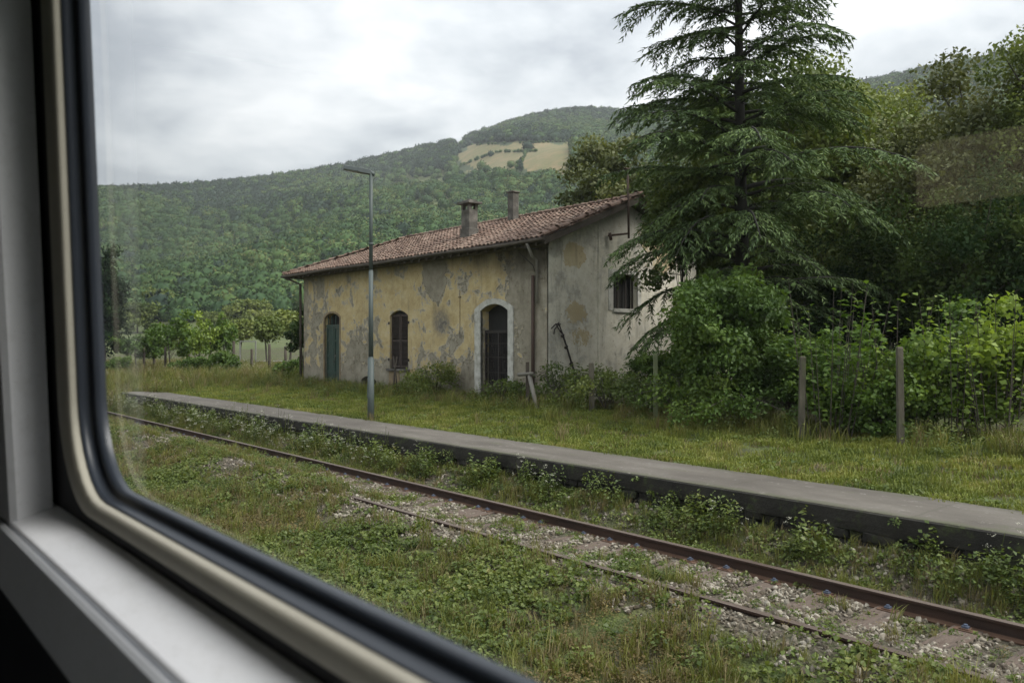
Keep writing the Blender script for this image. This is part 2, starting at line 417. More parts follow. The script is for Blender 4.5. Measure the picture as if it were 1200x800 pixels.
sg = mixc(t, ramp(t, gn, [(.38, 0.0), (.56, 1.0)]), soil, green)
t.links.new(mixc(t, isg, sg, gv), b.inputs['Base Color']); b.inputs['Roughness'].default_value = .95
bump(t, b, math_(t, 'ADD', fn, math_(t, 'MULTIPLY', vo.outputs['Distance'], 1.5)), .8, .03)
M_ground = m
def loc_z(X, Y): return ground_z(X, Y)
xs = np.concatenate([np.linspace(-125, -45, 90)[:-1], np.linspace(-45, 22, 270)]); ys = np.concatenate([np.linspace(-7, 20, 140)[:-1], np.linspace(20, 62, 50)])
grid_obj('ground', xs, ys, loc_z, M_ground)

m, t, b, o = newmat('hillside'); p = pos(t)
la = t.nodes.new('ShaderNodeAttribute'); la.attribute_name = 'land'
h1 = noise(t, p, .05, 6, .65); h2 = noise(t, p, .4, 5, .7)
wood = ramp(t, h2, [(.3, (.02, .035, .012)), (.7, (.045, .07, .022))])
tan_ = mixc(t, ramp(t, h1, [(.35, 0.0), (.6, 1.0)]), (.23, .165, .085), (.135, .125, .05))
tan_ = mixc(t, ramp(t, noise(t, p, .12, 6, .7), [(.42, 0.0), (.62, .8)]), tan_, (.12, .125, .045))
mead = ramp(t, h2, [(.3, (.05, .075, .02)), (.55, (.08, .10, .03)), (.75, (.125, .13, .05))])
c = mixc(t, ramp(t, math_(t, 'MULTIPLY', la.outputs['Fac'], .5), [(.25, 0.0), (.3, 1.0), (.6, 1.0)]), wood, tan_)
c = mixc(t, ramp(t, math_(t, 'MULTIPLY', la.outputs['Fac'], .5), [(.7, 0.0), (.8, 1.0)]), c, mead)
t.links.new(c, b.inputs['Base Color']); b.inputs['Roughness'].default_value = 1
bump(t, b, h2, .6, .6)
M_hillside = m
AZ = np.concatenate([np.linspace(R(-180), R(-45), 40)[:-1], np.linspace(R(-45), R(45), 420)[:-1], np.linspace(R(45), R(180), 40)])
RR = np.concatenate([[0.5], np.geomspace(20, 150, 20)[:-1], np.linspace(150, 1500, 330)[:-1], np.linspace(1500, 2300, 20)])
A2, R2 = np.meshgrid(AZ, RR, indexing='ij')
PX = R2 * (np.cos(A2) * FWD.x + np.sin(A2) * RGT.x); PY = R2 * (np.cos(A2) * FWD.y + np.sin(A2) * RGT.y)
def far_z(X, Y):
    z = ground_z(X, Y)
    inside = (X > -121) & (X < 19) & (Y > -5) & (Y < 59)
    return np.where(inside, np.minimum(z, -.3) - .6, z - .02)
grid_obj('hills', PX, PY, far_z, M_hillside, attr=clearing)
def gz(x, y): return float(ground_z(np.array([x]), np.array([y]))[0])

# ------------------------------------------------------------------ wood on the hillside
def hill_tree(kind, seed):
    rs = np.random.default_rng(seed); b = MB()
    bm = bmesh.new(); bmesh.ops.create_icosphere(bm, subdivisions=2, radius=1)
    for v in bm.verts:
        q = v.co.copy(); k = 1 + .3 * mnoise.noise(q * 1.5 + Vector((seed, 0, 0))) * 1.6
        if kind == 'round': v.co = Vector((q.x * 4.1 * k, q.y * 4.1 * k, 4.0 + q.z * 3.6 * k))
        else:
            f = (q.z + 1) / 2; rr = (1 - f) ** .8 * 1.1 + .1
            v.co = Vector((q.x * 2.6 * rr * k + 0, q.y * 2.6 * rr * k, 1.0 + f * 9.5))
    vs = np.array([v.co[:] for v in bm.verts]); nr = np.array([v.normal[:] for v in bm.verts])
    bm.verts.index_update(); fs = [[v.index for v in f.verts] for f in bm.faces]; bm.free()
    n = 420; i = rs.integers(0, len(vs), n); cc = np.array([0, 0, vs[:, 2].mean()])
    out = vs[i] - cc; C = cc + out * (1.0 + .16 * rs.random((n, 1))) + rs.normal(size=(n, 3)) * .22
    sz = .5 + .5 * rs.random(n)
    o = leaf_obj('tree_crown', C, rs.normal(size=(n, 3)), out / np.linalg.norm(out, axis=1, keepdims=True) + rs.normal(size=(n, 3)) * .28 + np.array([0, 0, .15]), sz * 1.1, sz * .9,
                 M_hill if kind == 'round' else M_hill_dark, None, rs.random(n))
    # solid inner mass of the crown
    me = o.data; bm = bmesh.new(); bm.from_mesh(me); tl = bm.verts.layers.float.get('tint')
    nv = [bm.verts.new(tuple(cc + (v - cc) * .93)) for v in vs]
    for w in nv: w[tl] = .25
    for f in fs: bm.faces.new([nv[k] for k in f]).smooth = True
    bm.to_mesh(me); bm.free()
    return proto(o)
HP = [hill_tree('round', 3), hill_tree('round', 8), hill_tree('round', 21), hill_tree('spire', 5), hill_tree('round', 13)]
HP[4].data.materials[0] = M_hill_dark
tt = []
n = 88000
u = rng.random(n); dd = np.sqrt(u * (1330. ** 2 - 195 ** 2) + 195 ** 2)
tb = -.62 + rng.random(n) * 1.34
X = dd * (FWD.x + tb * RGT.x); Y = dd * (FWD.y + tb * RGT.y)
L = clearing(X, Y); tb_, e_, d_ = hill_coords(X, Y)
dm = np.interp(tb, HX, HD)
keep = (dd < dm * 1.05) & (dd > 200 - 60 * sstep(.2, .6, tb)) & ~((L > 0) & (rng.random(n) > .08))
e7 = (ground_z(X, Y) - CAMZ + 9) / dd
keep &= ~((tb > -.072) & (tb < .078) & (e_ > .205) & (e_ < .254) & (e7 > .224 - .03 * (tb > .0)) & (rng.random(n) > .04))
keep &= ~((dd < 330) & (rng.random(n) < .35))
X, Y, dd, tb, dm = X[keep], Y[keep], dd[keep], tb[keep], dm[keep]; n = len(X)
P = np.stack([X, Y, ground_z(X, Y) - .3], 1)
up_ = rng.random(n) < np.clip((dd / dm - .55) * 2.0 + .5 * np.sin(tb * 17 + dd * .01), .06, .8)
s = (.48 + .78 * rng.random(n) ** 1.5)[:, None] * (.85 + .3 * rng.random((n, 3))) * (.72 + .28 * (dd / 900).clip(0, 1))[:, None]
pc = np.clip((dd / dm - .72) * 1.0, .02, .14) * (.5 + .5 * np.sin(tb * 25) + .4)
idx = np.where(rng.random(n) < pc * .3, 3, np.where(up_, 4, rng.integers(0, 3, n)))
scatter('woodland', 'dense mixed green woodland covering the hillside behind the old building', 'woodland', P, rotz(n, .05), s, HP, idx)
# hedges dividing the terraced clearing
hp = []
for (t0, e0, t1, e1) in ((.008, .219, .022, .252), (-.066, .222, -.02, .24), (-.055, .249, .07, .2535), (-.02, .24, .03, .241)):
    for k in range(26):
        f = k / 25; t_ = t0 + (t1 - t0) * f + rnd.gauss(0, .0008); e_ = e0 + (e1 - e0) * f
        ds = np.linspace(600, 1250, 400); Xs = ds * (FWD.x + t_ * RGT.x); Ys = ds * (FWD.y + t_ * RGT.y)
        ee = (ground_z(Xs, Ys) - CAMZ) / ds; j = int(np.argmin(np.abs(ee - e_))); hp.append((Xs[j], Ys[j], float(ground_z(Xs[j:j+1], Ys[j:j+1])[0])))
hp = np.array(hp); scatter('field_hedge', 'thin dark hedges crossing the tan hillside clearing', 'hedge', hp, rotz(len(hp)), usc(len(hp), .22, .4), HP[:2])


# ------------------------------------------------------------------ railway track
rust_side = simple('rail_rust', (.026, .014, .010), (.055, .028, .017), 8, .85, .5, .004, stretch=(.2, 1, 1))
rust_light = simple('rust_light', (.11, .062, .038), (.075, .038, .022), 12, .9, .6, .004, stretch=(.3, 1, 1))
rail_top = simple('rail_top', (.10, .07, .055), (.17, .135, .11), 5, .5, .2, .002, metal=.4, stretch=(.15, 1, 1))
sleeper_m = simple('sleeper_wood', (.075, .05, .036), (.125, .093, .072), 5, .9, .9, .012, stretch=(6, .5, 1), c3=(.05, .036, .028))
bolt_m = simple('bolt_blue', (.09, .12, .18), (.05, .05, .06), 30, .5, 0)
def rail(y, name, parent, label, x0=-75, x1=14):
    prof = [(-.065, -.16), (.065, -.16), (.065, -.148), (.012, -.128), (.010, -.04), (.035, -.03), (.036, -.005), (.028, 0), (-.028, 0), (-.036, -.005), (-.035, -.03), (-.010, -.04), (-.012, -.128), (-.065, -.148)]
    v = []; f = []; xs_ = np.linspace(x0, x1, 46); k = len(prof)
    for x in xs_:
        w = .004 * math.sin(x * .7); v += [(x, y + a + w, c) for a, c in prof]
    me = bpy.data.meshes.new(name)
    for i in range(len(xs_) - 1):
        for j in range(k): f.append((i*k+j, i*k+(j+1) % k, (i+1)*k+(j+1) % k, (i+1)*k+j))
    f.append(tuple(range(k))[::-1]); f.append(tuple((len(xs_)-1)*k + j for j in range(k)))
    me.from_pydata(v, [], f); me.update()
    for q in (rust_side, rail_top, rust_light): me.materials.append(q)
    for i, pl in enumerate(me.polygons):
        j = i % k; pl.material_index = 1 if j in (6, 7, 8) else (2 if j in (0, 1, 2, 12, 13) else 0)
    bm = bmesh.new(); bm.from_mesh(me); bmesh.ops.recalc_face_normals(bm, faces=bm.faces[:]); bm.to_mesh(me); bm.free()
    o = bpy.data.objects.new(name, me); COL.objects.link(o); o.parent = parent
    if label: o['label'] = label
    return o
track = empty('railway_track', (0, 0, 0)); tag(track, 'rusty overgrown siding track with brown wooden sleepers beside the low platform', 'railway track')
rail(8.10, 'rail', track, 'tall rusty rail nearer the platform')
rail(6.66, 'rail', track, 'rusty rail almost buried in soil and weeds').location.z = -.008
sl = MB(); sl.box((-.13, 6.10, -.31), (.13, 8.66, -.138)); s0 = sl.build('sleeper', sleeper_m, track, bevel=.012)
bp = MB(); bp.box((-.09, 7.93, -.15), (.09, 8.032, -.128)); bp.box((-.045, 7.95, -.1285), (.045, 8.055, -.118))
bo0 = bp.build('rail_clip', rust_light, s0)
bb = MB(); bb.tube([(0, 7.995, -.12), (0, 7.995, -.085)], .018, 6, False); bb.box((-.028, 7.967, -.1179), (.028, 8.023, -.10)); bl0 = bb.build('bolt', bolt_m, s0)
for i in range(1, 112):
    x = 7.2 - i * .6 + rnd.gauss(0, .02)
    if x < -58: break
    s = s0.copy(); COL.objects.link(s); s.parent = track; s.location = (x, rnd.gauss(0, .03), rnd.gauss(0, .004)); s.rotation_euler = (0, 0, rnd.gauss(0, .012))
    if x > -32:
        for q in (bo0, bl0):
            c = q.copy(); COL.objects.link(c); c.parent = s; c.location = (0, -s.location.y, 0)
s0.location.x = 7.2

# ------------------------------------------------------------------ platform
m, t, b, o = newmat('platform_top'); p = pos(t); v = vmap(t, p, (.35, 1, 1))
c = ramp(t, noise(t, v, 1.6, 6, .65), [(.3, (.066, .056, .045)), (.5, (.11, .097, .08)), (.72, (.17, .155, .132))])
c = mixc(t, ramp(t, noise(t, p, 30, 4, .7), [(.45, 0.0), (.75, .5)]), c, (.08, .072, .06))
c = mixc(t, ramp(t, noise(t, v, 2.7, 5, .7), [(.58, 0.0), (.68, .55)]), c, (.075, .085, .035))
sp = t.nodes.new('ShaderNodeSeparateXYZ'); t.links.new(p, sp.inputs[0]); edge = math_(t, 'MULTIPLY', math_(t, 'ABSOLUTE', math_(t, 'SUBTRACT', sp.outputs[1], 9.95)), 1.4)
em = ramp(t, math_(t, 'ADD', edge, math_(t, 'MULTIPLY_ADD', noise(t, vmap(t, p, (.5, 1, 1)), 3.5, 6, .7), .9, -.45)), [(.72, 0.0), (1.0, .75)])
c = mixc(t, em, c, (.06, .065, .03))
c = mixc(t, ramp(t, noise(t, vmap(t, p, (.25, 1, 1)), .9, 5, .6), [(.42, 0.0), (.6, .5)]), c, (.07, .06, .05))
jx = math_(t, 'ABSOLUTE', math_(t, 'SUBTRACT', math_(t, 'FRACT', math_(t, 'MULTIPLY', math_(t, 'ADD', sp.outputs[0], math_(t, 'MULTIPLY', noise(t, p, 2.5, 4, .6), .1)), .4)), .5)); jn = ramp(t, jx, [(.0, .4), (.006, .25), (.012, 0.0)])
c = mixc(t, jn, c, (.05, .048, .03))
c = mixc(t, ramp(t, noise(t, p, 6, 6, .75), [(.6, 0.0), (.66, .6)]), c, (.26, .245, .22))
t.links.new(c, b.inputs['Base Color']); b.inputs['Roughness'].default_value = .85; bump(t, b, noise(t, p, 45, 5, .7), .5, .006); M_ptop = m
m, t, b, o = newmat('platform_stone'); p = pos(t)
c = ramp(t, noise(t, p, 2.2, 6, .7), [(.3, (.010, .009, .007)), (.55, (.022, .02, .015)), (.75, (.055, .05, .038))])
c = mixc(t, ramp(t, noise(t, p, 4.5, 5, .7), [(.55, 0.0), (.68, .8)]), c, (.05, .065, .018))
t.links.new(c, b.inputs['Base Color']); b.inputs['Roughness'].default_value = .95; bump(t, b, noise(t, p, 18, 5, .7), .9, .02); M_pst = m
plat = empty('platform', (0, 0, 0)); tag(plat, kind='structure')
PX0, PX1 = -34.6, 16
b = MB()   # walking surface with a slightly worn front edge
xs_ = np.linspace(PX0, PX1, 240); rows = [(9.262, .50), (9.25, .546), (9.27, .553), (9.6, .556), (10.2, .55), (10.66, .545), (10.7, .3)]
vv = []; 
for x in xs_:
    wv = .018 * mnoise.noise(Vector((x * 1.1, 0, 0))) + .012 * mnoise.noise(Vector((x * 5, 3, 0)))
    we = .09 * mnoise.noise(Vector((x * .8, 9, 0))) + .05 * mnoise.noise(Vector((x * 3.3, 5, 0)))
    for i, (y, z) in enumerate(rows): vv.append((x, y + (wv if i < 3 else (we if i > 4 else 0)), z + (.004 * mnoise.noise(Vector((x, y, 0))))))
k = len(rows); ff = [(i*k+j, (i+1)*k+j, (i+1)*k+j+1, i*k+j+1) for i in range(len(xs_)-1) for j in range(k-1)]
ff += [tuple(range(k)), tuple(reversed(range((len(xs_)-1)*k, len(xs_)*k)))]
b.add(vv, ff); b.build('walking_surface', M_ptop, plat)
b = MB(); b.box((PX0 + .03, 9.30, -.6), (PX1 - .03, 9.42, .465)); b.build('retaining_wall', M_pst, plat)
# rubble facing: individual stones where they show, in courses
protos_ = []
for k in range(5):
    bm = bmesh.new(); bmesh.ops.create_cube(bm, size=1)
    bmesh.ops.bevel(bm, geom=bm.edges[:], offset=.14, segments=1, affect='EDGES')
    for v_ in bm.verts: v_.co += Vector((rnd.gauss(0, .035), rnd.gauss(0, .05), rnd.gauss(0, .045)))
    me = bpy.data.meshes.new('stone'); bm.to_mesh(me); bm.free(); me.materials.append(M_pst); protos_.append(me)
near = []; far = []
z = -.27
for course in range(4):
    hgt = [.17, .13, .155, .125][course]; x = PX1 - .1 - rnd.random() * .3
    while x > PX0 + .3:
        w = rnd.uniform(.12, .5); near.append((x - w/2, 9.30 + rnd.uniform(-.035, .03), z + hgt/2 + rnd.gauss(0, .012), w * rnd.uniform(.86, 1.02), .13, hgt * rnd.uniform(.8, 1.04))); x -= w
    z += hgt
near.sort(key=lambda q: -q[0]); near = [q for q in near if q[0] < 3.5]
for i, q in enumerate(near[:300]):
    o = bpy.data.objects.new('stone', protos_[i % 5]); COL.objects.link(o); o.parent = plat; o.location = q[:3]; o.scale = q[3:]; o.rotation_euler = (rnd.gauss(0, .08), rnd.gauss(0, .06), rnd.gauss(0, .06))
b = MB()
for q in near[300:]:
    b.box((q[0]-q[3]/2, q[1]-q[4]/2, q[2]-q[5]/2), (q[0]+q[3]/2, q[1]+q[4]/2, q[2]+q[5]/2), Matrix.Rotation(rnd.gauss(0, .04), 3, 'Y'))
tag(b.build('stone', M_pst, plat), kind='stuff')
b = MB()
vv = []; rw = [(9.235, .30), (9.215, .31), (9.212, .40), (9.225, .53), (9.255, .545), (9.255, .30)]
for x in xs_:
    wv = .02 * mnoise.noise(Vector((x * 1.1, 0, 0))) + .02 * mnoise.noise(Vector((x * 4, 7, 0)))
    for i, (y, z) in enumerate(rw): vv.append((x, y + (wv if i < 4 else 0), z + (.03 * mnoise.noise(Vector((x * 2.2, 2, 0))) if i in (0, 1, 5) else 0)))
k = 6; b.add(vv, [(i*k+j, (i+1)*k+j, (i+1)*k+(j+1) % k, i*k+(j+1) % k) for i in range(len(xs_)-1) for j in range(k)] + [tuple(range(k)), tuple(reversed(range((len(xs_)-1)*k, len(xs_)*k)))])
b.build('coping', M_pst, plat)

# ------------------------------------------------------------------ station building
m, t, b, o = newmat('plaster_front'); p = pos(t); sp = t.nodes.new('ShaderNodeSeparateXYZ'); t.links.new(p, sp.inputs[0])
def band(v, a, b_, c_, d):   # 0 below a, 1 between b_ and c_, 0 above d
    return math_(t, 'MULTIPLY', sst(v, a, b_), math_(t, 'SUBTRACT', 1.0, sst(v, c_, d)))
def sst(v, a, b_):
    n = t.nodes.new('ShaderNodeMapRange'); n.interpolation_type = 'SMOOTHSTEP'; t.links.new(v, n.inputs[0]); n.inputs[1].default_value = a; n.inputs[2].default_value = b_; return n.outputs[0]
def blob(cx, cz, rx, rz):
    dx = math_(t, 'MULTIPLY', math_(t, 'SUBTRACT', sp.outputs[0], cx), 1/rx); dz = math_(t, 'MULTIPLY', math_(t, 'SUBTRACT', sp.outputs[2], cz), 1/rz)
    r2 = math_(t, 'SQRT', math_(t, 'ADD', math_(t, 'MULTIPLY', dx, dx), math_(t, 'MULTIPLY', dz, dz)))
    return math_(t, 'SUBTRACT', 1.0, sst(r2, .35, 1.25))
def addm(*a):
    r = a[0]
    for x in a[1:]: r = math_(t, 'MAXIMUM', r, x)
    return r
nA = noise(t, p, .9, 8, .68, .4); nB = noise(t, p, 2.8, 7, .7, .3); nC = noise(t, p, 11, 6, .7); nS = noise(t, vmap(t, p, (1.6, 1, .35)), 1.6, 6, .65)
ochre = ramp(t, nB, [(.28, (.36, .27, .125)), (.5, (.50, .395, .205)), (.72, (.59, .50, .31))])
ochre = mixc(t, ramp(t, nC, [(.52, 0.0), (.72, .35)]), ochre, (.44, .37, .24))
grey = ramp(t, nB, [(.25, (.16, .14, .105)), (.5, (.26, .235, .18)), (.75, (.36, .33, .265))])
pale = ramp(t, nC, [(.3, (.29, .27, .225)), (.7, (.40, .375, .32))])
lowm = math_(t, 'SUBTRACT', 1.0, sst(sp.outputs[2], .9, 2.7))
leftm = math_(t, 'SUBTRACT', 1.0, sst(sp.outputs[0], -33.3, -30.2))
G = addm(math_(t, 'MULTIPLY', lowm, .62), math_(t, 'MULTIPLY', leftm, .38), blob(-23.3, 4.95, .7, 1.15), math_(t, 'MULTIPLY', blob(-18.2, 4.2, 1.15, 2.3), .62), math_(t, 'MULTIPLY', blob(-28.3, 1.7, 2.0, 1.6), .5), blob(-17.7, 2.0, .8, 2.0))
gm = math_(t, 'ADD', math_(t, 'MULTIPLY', math_(t, 'SUBTRACT', nA, .5), 2.3), math_(t, 'MULTIPLY', G, .85))
gm = math_(t, 'ADD', gm, math_(t, 'MULTIPLY', math_(t, 'SUBTRACT', nB, .5), 1.3))
gmask = ramp(t, gm, [(.25, 0.0), (.29, .95)])
c = mixc(t, gmask, ochre, grey)
# thin pale skin along peeling edges
c = mixc(t, ramp(t, gm, [(.13, 0.0), (.16, .9), (.25, .9), (.255, 0.0)]), c, pale)
c = mixc(t, math_(t, 'MULTIPLY', blob(-22.86, 3.28, .56, .56), ramp(t, nC, [(.35, .5), (.6, 1.0)])), c, (.17, .155, .13))
# flaked red-brown spots, darker towards the wall top, streaks
c = mixc(t, ramp(t, noise(t, p, 5.5, 7, .75), [(.62, 0.0), (.68, .8)]), c, (.19, .12, .07))
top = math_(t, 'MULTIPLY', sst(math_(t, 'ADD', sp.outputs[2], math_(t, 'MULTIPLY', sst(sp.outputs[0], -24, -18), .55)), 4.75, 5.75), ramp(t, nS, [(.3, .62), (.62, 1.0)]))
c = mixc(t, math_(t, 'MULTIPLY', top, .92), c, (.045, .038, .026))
c = mixc(t, ramp(t, nS, [(.55, 0.0), (.72, .45)]), c, (.11, .095, .065))
c = mixc(t, math_(t, 'MULTIPLY', math_(t, 'SUBTRACT', 1.0, sst(sp.outputs[2], .7, 1.35)), .6), c, (.085, .09, .06))
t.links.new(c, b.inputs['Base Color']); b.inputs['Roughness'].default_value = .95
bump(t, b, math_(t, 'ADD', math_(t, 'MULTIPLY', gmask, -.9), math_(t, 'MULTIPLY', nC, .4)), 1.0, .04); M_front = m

m, t, b, o = newmat('plaster_gable'); p = pos(t); sp = t.nodes.new('ShaderNodeSeparateXYZ'); t.links.new(p, sp.inputs[0])
nA = noise(t, p, 1.0, 8, .68, .4); nB = noise(t, p, 3.1, 7, .7, .3); nC = noise(t, p, 12, 6, .7); nS = noise(t, vmap(t, p, (1, 1.9, .3)), 1.6, 6, .65)
def blob2(cy, cz, ry, rz):
    dx = math_(t, 'MULTIPLY', math_(t, 'SUBTRACT', sp.outputs[1], cy), 1/ry); dz = math_(t, 'MULTIPLY', math_(t, 'SUBTRACT', sp.outputs[2], cz), 1/rz)
    return math_(t, 'SUBTRACT', 1.0, sst(math_(t, 'SQRT', math_(t, 'ADD', math_(t, 'MULTIPLY', dx, dx), math_(t, 'MULTIPLY', dz, dz))), .3, 1.3))
cream = ramp(t, nB, [(.28, (.46, .425, .33)), (.5, (.60, .565, .46)), (.72, (.68, .655, .57))])
greyg = ramp(t, nB, [(.3, (.30, .28, .235)), (.7, (.44, .42, .365))])
c = mixc(t, ramp(t, math_(t, 'ADD', nA, math_(t, 'MULTIPLY', sst(sp.outputs[2], 4.6, 6.4), .16)), [(.54, 0.0), (.62, .8)]), cream, greyg)
och = addm(blob2(17.75, 5.25, .7, .5), blob2(22.1, 6.1, 1.3, 1.2), math_(t, 'MULTIPLY', blob2(17.8, 3.5, .55, .4), .55), math_(t, 'MULTIPLY', blob2(18.1, 2.6, .7, .5), .6))
om = ramp(t, math_(t, 'ADD', math_(t, 'MULTIPLY', och, .6), math_(t, 'SUBTRACT', math_(t, 'ADD', math_(t, 'MULTIPLY', nA, 1.3), math_(t, 'MULTIPLY', math_(t, 'ADD', nC, nB), .65)), 1.3)), [(.27, 0.0), (.31, .9)])
c = mixc(t, math_(t, 'MULTIPLY', om, .8), c, (.44, .34, .165))
c = mixc(t, ramp(t, nC, [(.6, 0.0), (.66, .6)]), c, (.15, .12, .075))
c = mixc(t, ramp(t, nS, [(.54, 0.0), (.72, .5)]), c, (.12, .115, .095))
c = mixc(t, math_(t, 'MULTIPLY', math_(t, 'SUBTRACT', 1.0, sst(sp.outputs[2], .9, 2.0)), .45), c, (.13, .13, .09))
t.links.new(c, b.inputs['Base Color']); b.inputs['Roughness'].default_value = .95
bump(t, b, math_(t, 'ADD', math_(t, 'MULTIPLY', om, .5), math_(t, 'MULTIPLY', nC, .5)), .7, .015); M_gable = m

def tilemat(name, a, b_, c_):
    m, t, b, o = newmat(name); p = pos(t); at = t.nodes.new('ShaderNodeAttribute'); at.attribute_name = 'tint'; oi = t.nodes.new('ShaderNodeObjectInfo')
    f = math_(t, 'ADD', math_(t, 'MULTIPLY', at.outputs['Fac'], .55), math_(t, 'MULTIPLY', noise(t, p, 1.3, 6, .7), .5))
    c = ramp(t, f, [(.25, a), (.5, b_), (.75, c_)])
    c = mixc(t, ramp(t, noise(t, p, 7, 6, .75), [(.54, 0.0), (.66, .75)]), c, (.13, .12, .095))
    c = mixc(t, ramp(t, noise(t, p, 2.3, 6, .75), [(.55, 0.0), (.68, .7)]), c, (.06, .045, .035))
    t.links.new(c, b.inputs['Base Color']); b.inputs['Roughness'].default_value = .9; bump(t, b, noise(t, p, 40, 4, .7), .4, .006); return m
M_tile = tilemat('roof_tile', (.09, .055, .04), (.155, .095, .068), (.23, .16, .12))
M_wood = simple('old_wood', (.05, .04, .03), (.09, .075, .058), 5, .9, .6, .01, stretch=(1, 1, 1))
M_eave = simple('eave_soffit', (.07, .06, .046), (.12, .1, .075), 3, .95, .5, .01)
M_conc = simple('chimney_render', (.19, .175, .15), (.10, .092, .08), 3.5, .95, .8, .02, c3=(.055, .052, .04))
M_trim = simple('door_surround', (.58, .57, .52), (.44, .43, .38), 5, .85, .5, .008, c3=(.2, .19, .15))
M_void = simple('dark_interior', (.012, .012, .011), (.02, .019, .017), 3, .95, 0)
M_green = simple('green_paint', (.013, .036, .028), (.024, .055, .042), 7, .6, .4, .004, stretch=(1, 1, .2), c3=(.06, .055, .04))
M_brown = simple('shutter_wood', (.035, .024, .02), (.06, .043, .034), 7, .8, .5, .004, stretch=(1, 1, .2))
M_iron = simple('iron', (.03, .027, .025), (.05, .04, .034), 14, .7, .4, .003, metal=.3)
M_rustpipe = simple('rusty_pipe', (.1, .06, .042), (.06, .042, .034), 6, .85, .4, .004, stretch=(1, 1, .3))
M_palepipe = simple('pale_pipe', (.27, .255, .22), (.17, .155, .13), 5, .7, .3, .003, stretch=(1, 1, .3))
M_galv = simple('galvanised', (.085, .105, .10), (.06, .078, .074), 3, .6, .3, .003, metal=0, stretch=(1, 1, .15))
M_patch = simple('bare_masonry', (.3, .23, .13), (.16, .12, .08), 4, .95, .7, .015)

BX0, BX1, BY0, BY1, BG, BE = -33.4, -17.37, 16.6, 24.0, .1, 5.78
bld = empty('station_building', (0, 0, 0)); tag(bld, 'abandoned single storey station building with peeling ochre plaster and a tiled roof', 'building')
DOOR1 = arch(-31.42, -30.12, .55, 3.82, .2); WIN2 = arch(-26.2, -24.95, 1.56, 3.77, .2); DOOR3 = arch(-20.60, -19.18, .62, 3.80, .22); HOLE = arch(-28.35, -27.2, .78, 1.22, .18)
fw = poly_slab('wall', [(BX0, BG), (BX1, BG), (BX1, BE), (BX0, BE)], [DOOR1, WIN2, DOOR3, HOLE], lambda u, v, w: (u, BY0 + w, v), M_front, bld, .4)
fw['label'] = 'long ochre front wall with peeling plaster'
RZ = 7.3; RY = 20.3
gw = poly_slab('wall', [(BY0 + .402, BG), (BY1, BG), (BY1, BE), (RY, RZ - .2), (BY0 + .402, BE + .04)], [[(19.50, 3.66), (20.72, 3.66), (20.72, 4.80), (19.50, 4.80)]], lambda u, v, w: (BX1 - .003 - w, u, v), M_gable, bld, .4)
gw['label'] = 'grey cream gable end wall'
b = MB(); b.box((BX1 - .05, BY0 + .0, BG), (BX1 + .012, BY0 + .52, BE)); b.build('corner_pilaster', M_gable, bld)
b = MB(); b.box((BX1 - .02, 18.78, BG), (BX1 + .03, 18.93, 6.35)); b.build('wall_rib', M_gable, bld)
b = MB(); b.box((BX0 + .003, BY0 + .402, BG), (BX0 + .4, BY1, BE)); b.build('wall', M_gable, bld)
b = MB(); b.box((BX0 + .41, BY1 - .4, BG), (BX1 - .41, BY1 - .01, BE)); b.build('wall', M_gable, bld)
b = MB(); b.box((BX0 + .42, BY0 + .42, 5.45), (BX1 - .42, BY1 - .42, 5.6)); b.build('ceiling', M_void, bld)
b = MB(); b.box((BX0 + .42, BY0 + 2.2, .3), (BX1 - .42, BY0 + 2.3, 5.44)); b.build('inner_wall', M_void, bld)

# door surround of the right hand door, proud of the wall
ol = arch(-20.9, -18.94, .60, 3.98, .33, 12); 
poly_slab('door_surround', ol, [arch(-20.6, -19.2, .605, 3.8, .22, 10)], lambda u, v, w: (u, BY0 + .06 - w, v), M_trim, bld, .11)
poly_slab('door_surround', arch(-31.54, -30.02, .56, 3.9, .24, 10), [arch(-31.42, -30.12, .565, 3.82, .2, 10)], lambda u, v, w: (u, BY0 + .04 - w, v), M_patch, bld, .055)['label'] = 'thin plain plaster band round the green door'
# green door at the left
dr = empty('door'); dr.parent = bld; dr['label'] = 'narrow green arched double door with glazed upper panels'
for i in range(2):
    x0 = -31.42 + i * .655; lf = MB()
    lf.box((x0 + .01, BY0 + .11, .56), (x0 + .635, BY0 + .14, 3.24))
    for a_, c_, z0, z1 in ((.01, .10, .56, 3.24), (.545, .635, .56, 3.24)): lf.box((x0 + a_, BY0 + .08, z0), (x0 + c_, BY0 + .11, z1))
    for z0 in (.56, 1.25, 1.95, 2.6, 3.16): lf.box((x0 + .102, BY0 + .082, z0), (x0 + .543, BY0 + .109, z0 + .09))
    lf.build('door_leaf', M_green, dr)
b = MB(); b.box((-31.42, BY0 + .07, 3.25), (-30.12, BY0 + .16, 3.33))
for k in range(4): b.box((-31.3 + k * .33, BY0 + .09, 3.332), (-31.26 + k * .33, BY0 + .12, 3.72))
b.build('transom', M_green, dr)
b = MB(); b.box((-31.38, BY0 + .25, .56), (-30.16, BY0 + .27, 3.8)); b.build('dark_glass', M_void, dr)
b = MB(); b.tube([(-30.72, BY0 + .08, 1.75), (-30.72, BY0 + .03, 1.75), (-30.62, BY0 + .03, 1.75)], .018, 6); b.build('door_handle', M_iron, dr)
